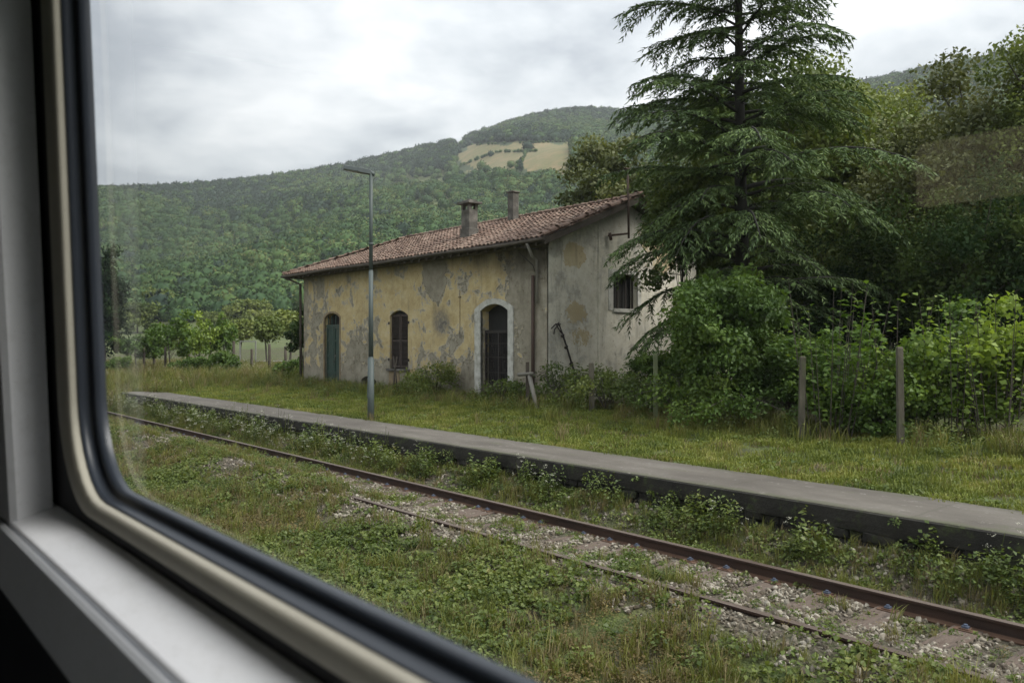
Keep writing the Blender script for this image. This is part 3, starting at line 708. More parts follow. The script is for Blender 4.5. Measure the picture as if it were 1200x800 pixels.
# brown shuttered window
wn = empty('window'); wn.parent = bld; wn['label'] = 'arched window closed by dark brown slatted shutters'
for i in range(2):
    x0 = -26.2 + i * .63; fr = MB(); w = .61
    top_ = 3.62 if True else 0
    fr.box((x0, BY0 + .08, 1.6), (x0 + .07, BY0 + .12, top_)); fr.box((x0 + w - .07, BY0 + .08, 1.6), (x0 + w, BY0 + .12, top_))
    for z0 in (1.6, 2.58, top_ - .08): fr.box((x0 + .0705, BY0 + .081, z0), (x0 + w - .0705, BY0 + .119, z0 + .08))
    f = fr.build('shutter', M_brown, wn)
    s_ = MB()
    for k in range(38):
        zc = 1.70 + k * .048
        if abs(zc - 2.62) < .06: continue
        s_.box((x0 + .07, BY0 + .075, zc), (x0 + w - .07, BY0 + .115, zc + .014), Matrix.Rotation(R(-35), 3, 'X'))
    tag(s_.build('slat', M_brown, f), kind='stuff')
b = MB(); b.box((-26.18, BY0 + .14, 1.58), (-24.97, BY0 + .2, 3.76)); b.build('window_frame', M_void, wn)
b = MB(); b.box((-26.34, BY0 - .09, 1.47), (-24.8, BY0 + .1, 1.56)); b.build('sill', M_conc, wn, bevel=.008)
b = MB()
for k in range(4): b.box((-26.28 + (k % 2) * 1.36, BY0 - .03, 1.85 + (k // 2) * 1.4), (-26.22 + (k % 2) * 1.36, BY0 + .02, 1.95 + (k // 2) * 1.4))
b.build('shutter_hinge', M_iron, wn)
b = MB(); b.box((-26.25, BY0 - .012, .85), (-25.5, BY0 + .02, 1.465)); b.build('masonry_patch', M_patch, bld)['label'] = 'bare ochre masonry under the shuttered window'
# iron grille door
gd = empty('door'); gd.parent = bld; gd['label'] = 'dark iron grille door in the pale arched surround'
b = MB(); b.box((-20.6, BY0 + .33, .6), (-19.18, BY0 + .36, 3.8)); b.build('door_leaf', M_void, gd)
b = MB(); b.box((-20.6, BY0 + .16, 2.86), (-19.18, BY0 + .22, 2.95)); b.box((-20.6, BY0 + .16, .62), (-20.54, BY0 + .22, 2.86)); b.box((-19.24, BY0 + .16, .62), (-19.18, BY0 + .22, 2.86)); b.box((-19.92, BY0 + .16, .62), (-19.86, BY0 + .22, 2.86)); b.build('frame', M_iron, gd)
g0 = None
for k in range(11):
    x = -20.54 + .118 * (k + 1)
    if abs(x + 19.89) < .05: continue
    b = MB(); b.tube([(x, BY0 + .19, .62), (x, BY0 + .19, 2.86)], .011, 5, False); b.build('bar', M_iron, gd)
for z in (1.05, 1.55, 2.05, 2.5):
    b = MB(); b.box((-20.54, BY0 + .165, z), (-19.24, BY0 + .181, z + .03)); b.build('crossbar', M_iron, gd)
for x in (-20.22, -19.56):
    for z in (1.8, 2.28):
        b = MB(); pts = [(x + .1 * math.cos(a_), BY0 + .155, z + .16 * math.sin(a_)) for a_ in np.linspace(0, 6.28, 13)]; b.tube(pts, .009, 5, caps=False); b.build('scroll', M_iron, gd)
# gable window
gwn = empty('window'); gwn.parent = bld; gwn['label'] = 'small dark window opening in the gable wall'
b = MB(); b.box((BX1 - .34, 19.45, 3.6), (BX1 - .3, 20.8, 4.9)); b.build('pane', M_void, gwn)
b = MB()
for y in (19.52, 19.92, 20.32, 20.66): b.box((BX1 - .22, y, 3.68), (BX1 - .18, y + .05, 4.79))
b.box((BX1 - .222, 19.5, 4.70), (BX1 - .178, 20.72, 4.78)); b.build('frame', M_iron, gwn)
b = MB(); b.box((BX1 - .03, 19.28, 3.6), (BX1 + .02, 19.50, 4.93)); b.box((BX1 - .03, 20.72, 3.6), (BX1 + .02, 20.9, 4.93)); b.box((BX1 - .03, 19.5, 4.8), (BX1 + .02, 20.72, 4.93)); b.box((BX1 - .03, 19.5, 3.54), (BX1 + .06, 20.72, 3.66)); b.build('window_surround', M_trim, gwn)

# roof
roof = empty('roof'); roof.parent = bld
EX0, EX1, EY0, EY1, EZ = -34.35, -16.98, 16.05, 24.55, 5.62
RX0 = -30.6
def rz_(x, y):      # roof plane height, with a little sag
    zf = EZ + (y - EY0) / (RY - EY0) * (RZ - EZ); zb = EZ + (EY1 - y) / (EY1 - RY) * (RZ - EZ); zh = EZ + (x - EX0) / (RX0 - EX0) * (RZ - EZ)
    s = .05 * math.sin((x + 17) * .55) * math.sin(math.pi * min(1, max(0, (min(zf, zb, zh) - EZ) / 2)))
    return min(zf, zb, zh) + s * .9
b = MB(); A = [(EX0, EY0, EZ), (EX1, EY0, EZ), (EX1, EY1, EZ), (EX0, EY1, EZ), (RX0, RY, RZ), (EX1, RY, RZ)]
lo = [(x, y, z - .12) for x, y, z in A]
b.add(A + lo, [(0,1,5,4), (4,5,2,3), (0,4,3), (6,10,11,7), (10,9,8,11), (6,9,10), (0,6,7,1), (3,2,8,9), (0,3,9,6), (1,7,11,5), (5,11,8,2)]); b.build('roof_deck', M_wood, roof)
for k in range(36):
    x = EX0 + .5 + k * .47
    b = MB(); b.add([(x, EY0 + .02, EZ - .20), (x + .09, EY0 + .02, EZ - .20), (x + .09, EY0 + .02, EZ - .125), (x, EY0 + .02, EZ - .125), (x, BY0, EZ + .04), (x + .09, BY0, EZ + .04), (x + .09, BY0, EZ + .105), (x, BY0, EZ + .105)], [(0,1,2,3), (4,7,6,5), (0,4,5,1), (3,2,6,7), (0,3,7,4), (1,5,6,2)]); b.build('rafter_end', M_wood, roof)
b = MB(); pr_ = [(BY0 - .003, BE - .32), (BY0 - .1, BE - .24), (BY0 - .16, BE - .12), (BY0 - .16, BE - .0), (BY0 + .1, BE + .0)]
b.add([(BX0 - .1, y, z) for y, z in pr_] + [(BX1 + .014, y, z) for y, z in pr_], [(i, i+1, i+6, i+5) for i in range(4)] + [(0,1,2,3,4), (9,8,7,6,5)]); b.build('cornice', M_eave, bld)
def tile_geo(b, base, d, a, up, L_, w, T, tv, tint):
    """one barrel tile; base = lower end, d = up the slope, a = across, up = normal"""
    n = 5; vs = []
    for e, (f, ww, lift) in enumerate(((0, w, .028), (1, w * .8, .0))):
        for k in range(n + 1):
            an = math.pi * k / n; vs.append(base + d * (L_ * f) + a * (math.cos(an) * ww) + up * (math.sin(an) * ww * .75 + lift))
    vs += [base + a * (math.cos(math.pi * k / n) * (w - .018)) + up * (math.sin(math.pi * k / n) * (w * .75 - .018) + .028) for k in range(n + 1)]
    m_ = n + 1
    fs = [(k, k+m_, k+1+m_, k+1) for k in range(n)] + [(k, k+1, 2*m_+k+1, 2*m_+k) for k in range(n)]
    b.add(vs, fs); tint += [tv] * len(vs)
def finish_tiles(b, tint, name, parent, label=None, kind=None):
    o = b.build(name, M_tile, parent); at = o.data.attributes.new('tint', 'FLOAT', 'POINT'); at.data.foreach_set('value', np.array(tint, dtype=np.float32))
    if label: o['label'] = label
    if kind: o['kind'] = kind
    return o
b = MB(); tint = []
dv = Vector((0, RY - EY0, RZ - EZ)).normalized(); up = Vector((0, -dv.z, dv.y)); a = Vector((1, 0, 0)); SL = math.hypot(RY - EY0, RZ - EZ)
x = EX0 + .12
while x < EX1 - .02:
    maxs = SL if x > RX0 else SL * (x - EX0) / (RX0 - EX0)
    s = -.07; cj = rnd.gauss(0, .008)
    while s < maxs - .05:
        base = Vector((x + cj + rnd.gauss(0, .009), EY0, EZ + .015)) + dv * (s + rnd.gauss(0, .012)); base.z += .05 * math.sin((x + 17) * .55) * math.sin(math.pi * max(0, s) / SL) + rnd.gauss(0, .004)
        tile_geo(b, base, dv, a, up, .42, .085, 0, rnd.random(), tint); s += .335
    x += .205
dv = Vector((RX0 - EX0, 0, RZ - EZ)).normalized(); up = Vector((-dv.z, 0, dv.x)); SLh = math.hypot(RX0 - EX0, RZ - EZ)
y = EY0 + .12
while y < EY1:
    f = (y - EY0) / (RY - EY0) if y < RY else (EY1 - y) / (EY1 - RY); s = -.07
    while s < SLh * f - .05:
        tile_geo(b, Vector((EX0, y + rnd.gauss(0, .008), EZ + .015)) + dv * s, dv, Vector((0, 1, 0)), up, .42, .085, 0, rnd.random(), tint); s += .335
    y += .205
dv = Vector((0, RY - EY1, RZ - EZ)).normalized(); up = Vector((0, dv.z, -dv.y)); x = EX0 + .12
while x < EX1:
    maxs = SL if x > RX0 else SL * (x - EX0) / (RX0 - EX0); s = -.07
    while s < maxs - .05:
        tile_geo(b, Vector((x, EY1, EZ + .015)) + dv * s, dv, a, up, .42, .085, 0, rnd.random(), tint); s += .335
    x += .205
finish_tiles(b, tint, 'roof_tile', roof, kind='stuff')
x = RX0
while x < EX1 - .1:      # ridge tiles
    b = MB(); tint = []; tile_geo(b, Vector((x, RY + rnd.gauss(0, .01), RZ + .05 + .04 * math.sin((x+17)*.55) * 0)), Vector((1, 0, .0)), Vector((0, 1, 0)), Vector((0, 0, 1)), .44, .12, 0, rnd.random(), tint)
    finish_tiles(b, tint, 'ridge_tile', roof); x += .37
hd = Vector((RX0 - EX0, RY - EY0, RZ - EZ)); HL = hd.length; hd.normalize(); s = 0
while s < HL - .2:       # hip tiles
    b = MB(); tint = []; ac = hd.cross(Vector((0, 0, 1))).normalized(); tile_geo(b, Vector((EX0, EY0, EZ + .06)) + hd * s, hd, ac, ac.cross(hd), .44, .115, 0, rnd.random(), tint)
    finish_tiles(b, tint, 'hip_tile', roof); s += .37
dv = Vector((0, RY - EY0, RZ - EZ)).normalized(); s = -.12; up = Vector((0, -dv.z, dv.y))
while s < SL - .1:       # loose verge tiles along the gable edge
    b = MB(); tint = []; sk = rnd.gauss(0, .09); d2 = (dv + Vector((sk, 0, 0))).normalized()
    tile_geo(b, Vector((EX1 + .03 + rnd.gauss(0, .035), EY0, EZ + .09)) + dv * s + Vector((0, 0, abs(rnd.gauss(0, .025)))), d2, Vector((1, 0, rnd.gauss(0, .12))), up, .44, .11, 0, rnd.random(), tint)
    finish_tiles(b, tint, 'verge_tile', roof); s += .34
dv2 = Vector((0, RY - EY1, RZ - EZ)).normalized(); s = -.12
while s < SL - .1:
    b = MB(); tint = []; tile_geo(b, Vector((EX1 + .03 + rnd.gauss(0, .03), EY1, EZ + .09)) + dv2 * s, dv2, Vector((1, 0, 0)), Vector((0, dv2.z, -dv2.y)), .44, .11, 0, rnd.random(), tint)
    finish_tiles(b, tint, 'verge_tile', roof); s += .34
b = MB(); b.add([(EX1 + .004, EY0, EZ - .2), (EX1 + .05, EY0, EZ - .2), (EX1 + .05, RY, RZ - .17), (EX1 + .004, RY, RZ - .17), (EX1 + .004, EY0, EZ), (EX1 + .05, EY0, EZ), (EX1 + .05, RY, RZ + .03), (EX1 + .004, RY, RZ + .03)], [(0,1,5,4), (1,2,6,5), (3,7,6,2), (0,4,7,3), (0,3,2,1), (4,5,6,7)]); b.build('bargeboard', M_wood, roof)
b = MB(); b.tube([(x, EY0 - .06 + .01 * math.sin(x * 1.3), EZ - .05 - .02 * math.sin(x * .9)) for x in np.linspace(EX0, EX1 + .05, 30)], .055, 8); b.build('gutter', M_wood, roof)
b = MB(); b.tube([(EX1 - .7, EY0 - .05, EZ - .1), (-17.72, 16.25, 5.15), (-17.78, 16.5, 5.05), (-17.78, 16.5, 3.75)], .045, 8); b.build('downpipe', M_palepipe, bld)['label'] = 'pale upper downpipe near the front corner'
b = MB(); b.tube([(-17.98, 16.52, 4.6), (-17.98, 16.52, .7)], .055, 8); b.build('downpipe', M_rustpipe, bld)['label'] = 'rusty brown lower downpipe near the front corner'
b = MB(); b.tube([(EX0 + .2, EY0 - .03, EZ - .1), (-33.5, 16.48, 5.2), (-33.5, 16.5, .6)], .06, 8); b.build('downpipe', M_wood, bld)['label'] = 'dark downpipe at the far left corner'
b = MB(); b.tube([(-21.75, 16.59, 4.35), (-21.75, 16.59, 2.7)], .008, 5); b.tube([(-21.83, 16.58, 4.1), (-21.67, 16.58, 4.1)], .014, 5); b.build('wall_conduit', M_rustpipe, bld)
b = MB(); b.tube([(-18.35, 16.3, 5.3), (-17.9, 16.45, 4.9), (-17.85, 16.55, 4.6)], .018, 5); b.tube([(-18.1, 16.1, 5.45), (-17.5, 16.3, 5.35)], .03, 6); b.build('cable_bracket', M_iron, bld)
# chimneys
ch = empty('chimney'); ch.parent = roof; ch['label'] = 'wider chimney with a flat cap on open brick legs'
b = MB(); b.box((-23.26, 17.8, 6.1), (-22.78, 18.2, 7.4)); b.box((-23.29, 17.77, 6.05), (-22.75, 18.23, 6.72)); b.build('stack', M_conc, ch, bevel=.02)
b = MB()
for x in (-23.26, -22.9):
    for y in (17.8, 18.08): b.box((x, y, 7.402), (x + .12, y + .12, 7.60))
b.build('vent_leg', M_conc, ch)
b = MB(); b.box((-23.38, 17.68, 7.602), (-22.66, 18.32, 7.69)); b.box((-23.25, 17.82, 7.692), (-22.8, 18.2, 7.76)); b.build('cap', M_conc, ch, bevel=.015)
ch = empty('chimney'); ch.parent = roof; ch['label'] = 'slender plain chimney behind the capped one'
b = MB(); b.box((-22.98, 19.8, 6.9), (-22.66, 20.1, 8.24)); b.build('stack', M_conc, ch, bevel=.02)
b = MB(); b.box((-23.02, 19.76, 8.242), (-22.62, 20.14, 8.30)); b.build('cap', M_conc, ch, bevel=.01)
b = MB(); b.add([(-22.5 + 0, 0, 0)] * 0, [])
# antenna mast on the gable
an = empty('antenna_mast', (BX1, 19.7, 5.9)); tag(an, 'thin rusty mast bracketed to the gable wall above the roof edge', 'mast')
b = MB(); b.tube([(.50, 0, 0), (.50, -.05, 2.25)], .036, 6); b.build('pole', M_rustpipe, an)
b = MB(); b.tube([(-.1, -.42, .1), (.1, -.42, .1), (.52, .02, .16)], .035, 6); b.tube([(0.1, -.47, .18), (0.1, -.40, -.05)], .05, 6); b.build('wall_bracket', M_rustpipe, an)
b = MB(); b.tube([(.5, -.24, 2.22), (.5, .14, 2.26)], .022, 5); b.tube([(.5, -.15, 2.08), (.5, .05, 2.10)], .016, 5); b.build('crosspiece', M_rustpipe, an)
# bent iron rod on the gable wall
rd = empty('iron_rod', (BX1, 16.9, 1.6)); tag(rd, 'rusted twisted iron rod leaning against the pale gable wall', 'rod')
b = MB(); b.tube([(.12, .0, 1.55), (.13, .17, 1.2), (.12, .36, .8), (.13, .50, .45), (.12, .66, .1), (.13, .80, -.4)], .03, 6)
for q_ in (.3, .8, 1.15): b.tube([(.10, .66 - q_ * .44, q_ - .04), (.16, .69 - q_ * .44, q_ + .05)], .045, 5)
b.build('shaft', M_iron, rd)
b = MB(); b.tube([(.12, .1, 1.5), (.13, -.12, 1.5), (.12, -.3, 1.36)], .02, 5); b.tube([(.13, .02, 1.5), (.12, -.16, 1.34), (.13, -.2, 1.2)], .02, 5); b.tube([(.12, -.1, 1.5), (.12, .06, 1.3), (.13, .24, 1.12)], .018, 5); b.build('twisted_head', M_iron, rd)

# ------------------------------------------------------------------ lamp post
lp = empty('street_lamp', (-18.2, 10.95, .5)); tag(lp, 'tall slim grey-green lamp post on the platform edge before the ochre facade', 'street lamp')
b = MB(); b.tube([(0, 0, -.3), (0, 0, 1.6)], [.088, .085], 12); b.tube([(0, 0, 1.6), (0, 0, 1.66)], [.085, .064], 12, caps=False); b.tube([(0, 0, 1.66), (0, 0, 3.9)], [.064, .058], 12); b.tube([(0, 0, 3.9), (0, 0, 3.94)], [.058, .05], 12, caps=False); b.tube([(0, 0, 3.94), (0, 0, 6.5)], [.05, .044], 12); b.build('pole', M_galv, lp)
b = MB(); b.box((-.045, -.085, .6), (.045, -.05, .95)); b.build('access_door', M_galv, lp)
b = MB()
for z in (2.9, 4.6): b.tube([(0, 0, z), (0, 0, z + .05)], .06, 12)
b.build('clamp', M_galv, lp)
M_lamp = simple('lamp_housing', (.13, .15, .15), (.09, .105, .105), 3, .5, .2, .002)
b = MB(); ax = Vector((-.62, -.68, .17)).normalized()
b.tube([(0.06, .07, 6.44), (0, 0, 6.5), ax * .14 + Vector((0, 0, 6.5))], .045, 8); b.build('arm', M_galv, lp)
def headbox(l0, l1, w0, w1, z0, z1):
    sd_ = Vector((ax.y, -ax.x, 0)).normalized(); upv = sd_.cross(ax).normalized(); upv = upv if upv.z > 0 else -upv; o_ = Vector((0, 0, 6.5)); vs = []
    for l, w in ((l0, w0), (l1, w1)):
        for s_, z in ((-1, z0), (1, z0), (1, z1), (-1, z1)): vs.append(o_ + ax * l + sd_ * (w * s_) + upv * z)
    return vs
b = MB(); q = [(0,1,2,3), (4,7,6,5), (0,4,5,1), (1,5,6,2), (2,6,7,3), (3,7,4,0)]; b.add(headbox(.0, .30, .085, .13, -.06, .06), q); b.add(headbox(.302, .72, .13, .10, -.05, .055), q); b.build('lamp_head', M_lamp, lp, bevel=.012)
b = MB(); b.add(headbox(.32, .65, .08, .06, -.062, -.042), q); b.build('lens', simple('lens', (.3, .32, .3), (.2, .22, .2), 4, .25, 0), lp)

# ------------------------------------------------------------------ cedar
def cedar(xy, z, height, r0):
    cr = random.Random(23)
    root = empty('cedar_tree', (xy[0], xy[1], z)); tag(root, 'tall dark cedar with drooping layered branches overhanging the gable end', 'tree')
    tk = MB(); pts = [Vector((.12 * math.sin(i * .5), .1 * math.cos(i * .7), -.3 + (height + .3) * i / 16)) for i in range(17)]
    tk.tube(pts, [r0 * (1 - .88 * i / 16) * (1.3 if i == 0 else 1) for i in range(17)], 10)
    C = []; D = []; Nn = []; LN = []; WD = []; T = []
    def at_z(h):
        j = (h + .3) / (height + .3) * 16; i = int(min(15, max(0, j))); return pts[i].lerp(pts[i+1], j - i)
    h = 1.6; k = 0; az = 0
    while h < height - .2:
        f = h / height
        base_len = 5.6 * (1 - f) ** .62 + .5 if f > .35 else 5.0 + cr.uniform(-.4, .6)
        nb = 3
        for q in range(nb):
            az += 2.399 + cr.uniform(-.3, .3); Ln = base_len * cr.choice((cr.uniform(.35, .6), cr.uniform(.65, .95), cr.uniform(.8, 1.12)))
            if .45 < f < .66: Ln *= cr.uniform(.6, 1.05)
            hd_ = Vector((math.cos(az), math.sin(az), 0)); Ln *= .74 if (h < 6 and hd_.dot(RGT) < -.3) else 1; Ln *= .62 if (h < 4.6 and hd_.dot(FWD) < -.25) else 1; el = cr.uniform(.05, .42) + .35 * max(0, f - .6); dr_ = cr.uniform(.09, .17)
            sd_ = Vector((-hd_.y, hd_.x, 0)); bend = cr.uniform(-.25, .25)
            o_ = at_z(h); bp_ = []
            nseg = 9
            for i in range(nseg + 1):
                s = i / nseg; bp_.append(o_ + hd_ * (Ln * s) + sd_ * (bend * Ln * s * s) + Vector((0, 0, Ln * (el * s - dr_ * 4.2 * el ** .3 * s * s * s * .95 * (1.25 if f < .4 else .8)))))
            rb = .022 + .0115 * Ln * (1.1 - .4 * f); tk.tube(bp_, [rb * (1 - .85 * i / nseg) for i in range(nseg + 1)], 5, caps=False)
            ns = int(Ln / (.125 if f > .5 else .15))
            for i in range(ns):
                s = .16 + .84 * (i + cr.random()) / ns; j = s * nseg; i0 = min(nseg - 1, int(j)); p0 = bp_[i0].lerp(bp_[i0+1], j - i0); tg = (bp_[i0+1] - bp_[i0]).normalized()
                side = 1 if i % 2 else -1; sl_ = (1.55 * (1 - s) ** .6 + .35) * cr.uniform(.55, 1.15) * min(1, Ln / 3.2)
                dr2 = (tg * cr.uniform(.55, .95) + sd_ * side * cr.uniform(.5, 1)).normalized()
                dz = cr.uniform(.25, .7); m_ = max(5, int(sl_ / .055))
                q_ = [p0 + dr2 * (sl_ * u_) + Vector((0, 0, -dz * sl_ * u_ * u_ + .05 * u_)) for u_ in (0, .5, 1)]
                tk.tube(q_, [.009, .006, .003], 3, caps=False)
                bt = .25 + .5 * cr.random()
                for w in range(m_):
                    u_ = (w + cr.random()) / m_; pc_ = p0 + dr2 * (sl_ * u_) + Vector((0, 0, -dz * sl_ * u_ * u_ + .05 * u_))
                    sw = Vector((-dr2.y, dr2.x, 0)) * (1 if w % 2 else -1)
                    for rep in range(3):
                        td = (dr2 * cr.uniform(.3, 1) + sw * cr.uniform(.15, 1.0) + Vector((0, 0, -cr.uniform(.1, .95)))).normalized(); l_ = cr.uniform(.12, .25)
                        C.append(pc_ + td * l_ * .45); D.append(td); Nn.append(Vector((cr.gauss(0, .5), cr.gauss(0, .5), 1))); LN.append(l_); WD.append(cr.uniform(.024, .044)); T.append(min(1, bt + cr.uniform(-.25, .3)))
        h += cr.uniform(.24, .40) * (1 if f < .75 else .75)
    tk.build('trunk', bark_dark, root)
    leaf_obj('crown', np.array([tuple(c) for c in C]), np.array([tuple(c) for c in D]), np.array([tuple(c) for c in Nn]), np.array(LN), np.array(WD), M_cedar, root, np.array(T))
    return len(C)
ncedar = cedar((-12.4, 19.2), .8, 15.8, .26); print('NEEDLES', ncedar)

# ------------------------------------------------------------------ broadleaved trees behind
X_, Y_ = spot(.13, 47)
tree('broadleaf_tree', 'olive-brown leafy tree rising behind the right end of the tiled roof', 'tree', (X_, Y_), .8, 14.4, 4.5, 1.5, M_leaf_olive, 210, 190, (.26, .18), .25, 'broadleaved trees behind the station', csize=.2, bias=.42)
tA = tree('broadleaf_tree', 'mid green broadleaf tree whose crown shows right of the cedar trunk', 'tree', spot(.41, 33), .8, 13.2, 4.0, 1.5, M_leaf_mid, 210, 290, (.19, .125), .24, 'broadleaved trees behind the station', csize=.25, bias=.38)
tB = tree('broadleaf_tree', 'brownish green tree filling the upper right of the view', 'tree', spot(.60, 26), .8, 11.0, 4.2, 1.2, M_leaf_olive, 230, 300, (.15, .1), .24, 'broadleaved trees behind the station', csize=.22, bias=.38)
tC = tree('broadleaf_tree', 'loose thin topped tree reaching highest at the far right', 'tree', spot(.675, 24), .8, 12.7, 2.2, 2.0, M_leaf_mid, 150, 150, (.125, .085), .16, 'broadleaved trees behind the station', csize=.26, bias=.35)
copy_tree(tA, spot(.30, 31), .8, .95, 2.1, 'mid green broadleaf tree hidden behind the cedar boughs', 'broadleaved trees behind the station')
copy_tree(tA, spot(.475, 36), .8, 1.0, 4.0, 'mid green tree with rounded top between cedar and the far right trees', 'broadleaved trees behind the station')
copy_tree(tB, spot(.22, 40), .8, .78, 1.0, 'olive green tree showing between the gable roof and the cedar', 'broadleaved trees behind the station')
copy_tree(tB, spot(.49, 31), .8, .93, 3.0, 'brownish green tree right of the cedar with its crown below the skyline', 'broadleaved trees behind the station')
copy_tree(tA, spot(.74, 25), .8, .8, 5.2, 'mid green tree cut by the right edge of the picture', 'broadleaved trees behind the station')
tree('young_tree', 'slender light green young tree hiding the far slope of the gable roof', 'tree', spot(.215, 23.2), .7, 7.3, 1.55, 3.2, M_leaf_mid, 60, 150, (.13, .085), .06, csize=.28, bias=.5)
# dark evergreen thicket under them
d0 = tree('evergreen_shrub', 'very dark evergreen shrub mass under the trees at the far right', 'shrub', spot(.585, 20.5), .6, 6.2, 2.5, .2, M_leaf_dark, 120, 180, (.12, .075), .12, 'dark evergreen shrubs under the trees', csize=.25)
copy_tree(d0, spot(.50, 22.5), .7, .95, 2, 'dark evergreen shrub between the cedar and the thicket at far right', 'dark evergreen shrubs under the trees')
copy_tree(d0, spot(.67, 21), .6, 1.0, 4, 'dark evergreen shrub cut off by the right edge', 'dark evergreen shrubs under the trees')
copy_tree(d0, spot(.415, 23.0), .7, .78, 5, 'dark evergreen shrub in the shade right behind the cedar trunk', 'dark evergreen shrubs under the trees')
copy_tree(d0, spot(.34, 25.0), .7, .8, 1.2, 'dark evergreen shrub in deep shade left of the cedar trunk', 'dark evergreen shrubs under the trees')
# laurel bush before the cedar
l0 = tree('laurel_bush', 'large glossy green bush standing in front of the cedar beside the gable', 'bush', spot(.268, 18.3), .6, 4.05, 1.7, .15, M_leaf_laurel, 150, 170, (.11, .066), .07, 'glossy green bushes', csize=.22)
copy_tree(l0, spot(.345, 18.0), .55, (.85, .85, .62), 2.3, 'lower glossy bush filling the gap right of the large one', 'glossy green bushes')
copy_tree(l0, spot(.195, 21.4), .6, (.7, .7, .5), 4.3, 'small glossy bush tucked under the cedar bough by the gable wall', 'glossy green bushes')
# bright hazel like bushes behind the right posts
h0 = tree('hazel_bush', 'bright yellow-green leafy bush behind the rightmost fence post', 'bush', spot(.52, 15.9), .5, 2.75, 1.5, .1, M_leaf_bright, 70, 105, (.115, .088), .05, 'bright leafy bushes', csize=.27, bias=.4, up=1.0)
copy_tree(h0, spot(.425, 16.4), .5, (.75, .75, .8), 2, 'bright leafy bush between the two rightmost fence posts', 'bright leafy bushes')
copy_tree(h0, spot(.625, 15.6), .5, (1.0, 1.0, 1.0), 4, 'bright leafy bush at the right edge of the picture', 'bright leafy bushes')
copy_tree(h0, spot(.465, 15.4), .4, (.7, .7, .66), 5, 'lowest bright bush just left of the rightmost fence post', 'bright leafy bushes')

# shoots standing out of the bushes
def shoot_cluster(name, label, cat, xy, z, n, hgt, spread, mleaf, leaf=(.13, .1), group=None, per=16, dens=.5):
    root = empty(name, (xy[0], xy[1], z)); tag(root, label, cat, group); b = MB(); C = []; D = []; 
    for k in range(n):
        az = rnd.random() * 6.28; rr = spread * rnd.random() ** .6; bx, by = rr * .5 * math.cos(az), rr * .5 * math.sin(az)
        H = hgt * rnd.uniform(.55, 1.0); lx, ly = rr * math.cos(az), rr * math.sin(az)
        pts = [Vector((bx + (lx - bx) * s, by + (ly - by) * s, H * s)) for s in (0, .35, .7, 1)]
        b.tube(pts, [.014, .011, .007, .003], 4, caps=False)
        for i in range(per):
            s = .2 + .8 * (i + rnd.random()) / per; p0 = pts[0].lerp(pts[3], s); a_ = rnd.random() * 6.28
            d = Vector((math.cos(a_), math.sin(a_), rnd.uniform(-.2, .5))).normalized()
            C.append(p0 + d * leaf[0] * rnd.uniform(.6, 1.6)); D.append(d)
    b.build('stems', bark, root); n_ = len(C); s = .6 + .7 * rng.random(n_)
    leaf_obj('leaves', np.array([tuple(c) for c in C]), np.array([tuple(c) for c in D]), rdir(n_, 1.4), leaf[0] * s, leaf[1] * s, mleaf, root)
    return root
GH = 'young shoots growing through the hazel bushes'
for t_, d_, h_, lab in ((.395, 15.6, 3.3, 'spray of bright young shoots right of the third fence post'), (.475, 15.6, 3.0, 'spray of bright shoots just left of the rightmost fence post'), (.555, 15.2, 3.0, 'spray of bright shoots right of the rightmost fence post'), (.61, 14.9, 3.1, 'spray of bright shoots nearest the right edge')):
    x, y = spot(t_, d_); shoot_cluster('hazel_shoots', lab, 'bush', (x, y), .5, 20, h_ * 1.02, 1.3, M_leaf_bright, (.125, .095), GH, 26)

# brambles along the foot of the building
GB = 'brambles along the foot of the building'
for x, y, w, h_, lab in ((-22.2, 15.9, .9, 1.25, 'bramble clump under the ochre wall left of the grille door'), (-18.6, 15.9, .8, .75, 'low bramble clump right of the grille door surround'), (-16.6, 16.3, 1.0, 1.3, 'bramble clump at the front corner of the building'), (-15.2, 16.8, 1.2, 1.2, 'bramble clump below the leaning iron rod'), (-14.3, 15.8, 1.1, 1.25, 'bramble clump behind the short dark fence post'), (-13.0, 16.0, 1.0, 1.2, 'bramble clump beside the pale green fence post'), (-11.4, 15.2, 1.2, 1.15, 'bramble clump right of the pale green fence post'), (-9.7, 14.9, 1.2, 1.0, 'low bramble clump left of the third fence post'), (-23.6, 16.0, .6, .8, 'small bramble clump below the shuttered window')):
    root = empty('bramble', (x, y, gz(x, y))); tag(root, lab, 'bramble', GB); k = 26
    cps = crown_points(k, w, h_ * .5, .4, -.5); cps[:, 2] += h_ * .45
    C, D, T = clumps(cps, np.full(k, .34), 62, .8); nn = len(C)
    leaf_obj('leaves', C, rdir(nn), rdir(nn, 1.0), .085 * (.6 + .8 * rng.random(nn)), .06 * (.6 + .8 * rng.random(nn)), M_weed if x < -12 else M_leaf_laurel, root, T)
    b = MB()
    for i in range(10):
        a_ = rnd.random() * 6.28; e_ = Vector((w * 1.1 * math.cos(a_), w * 1.1 * math.sin(a_), h_ * rnd.uniform(.3, .9))); b.tube([(0, 0, 0), e_ * .4 + Vector((0, 0, h_ * .5)), e_], [.012, .009, .004], 4, caps=False)
    b.build('canes', bark, root)

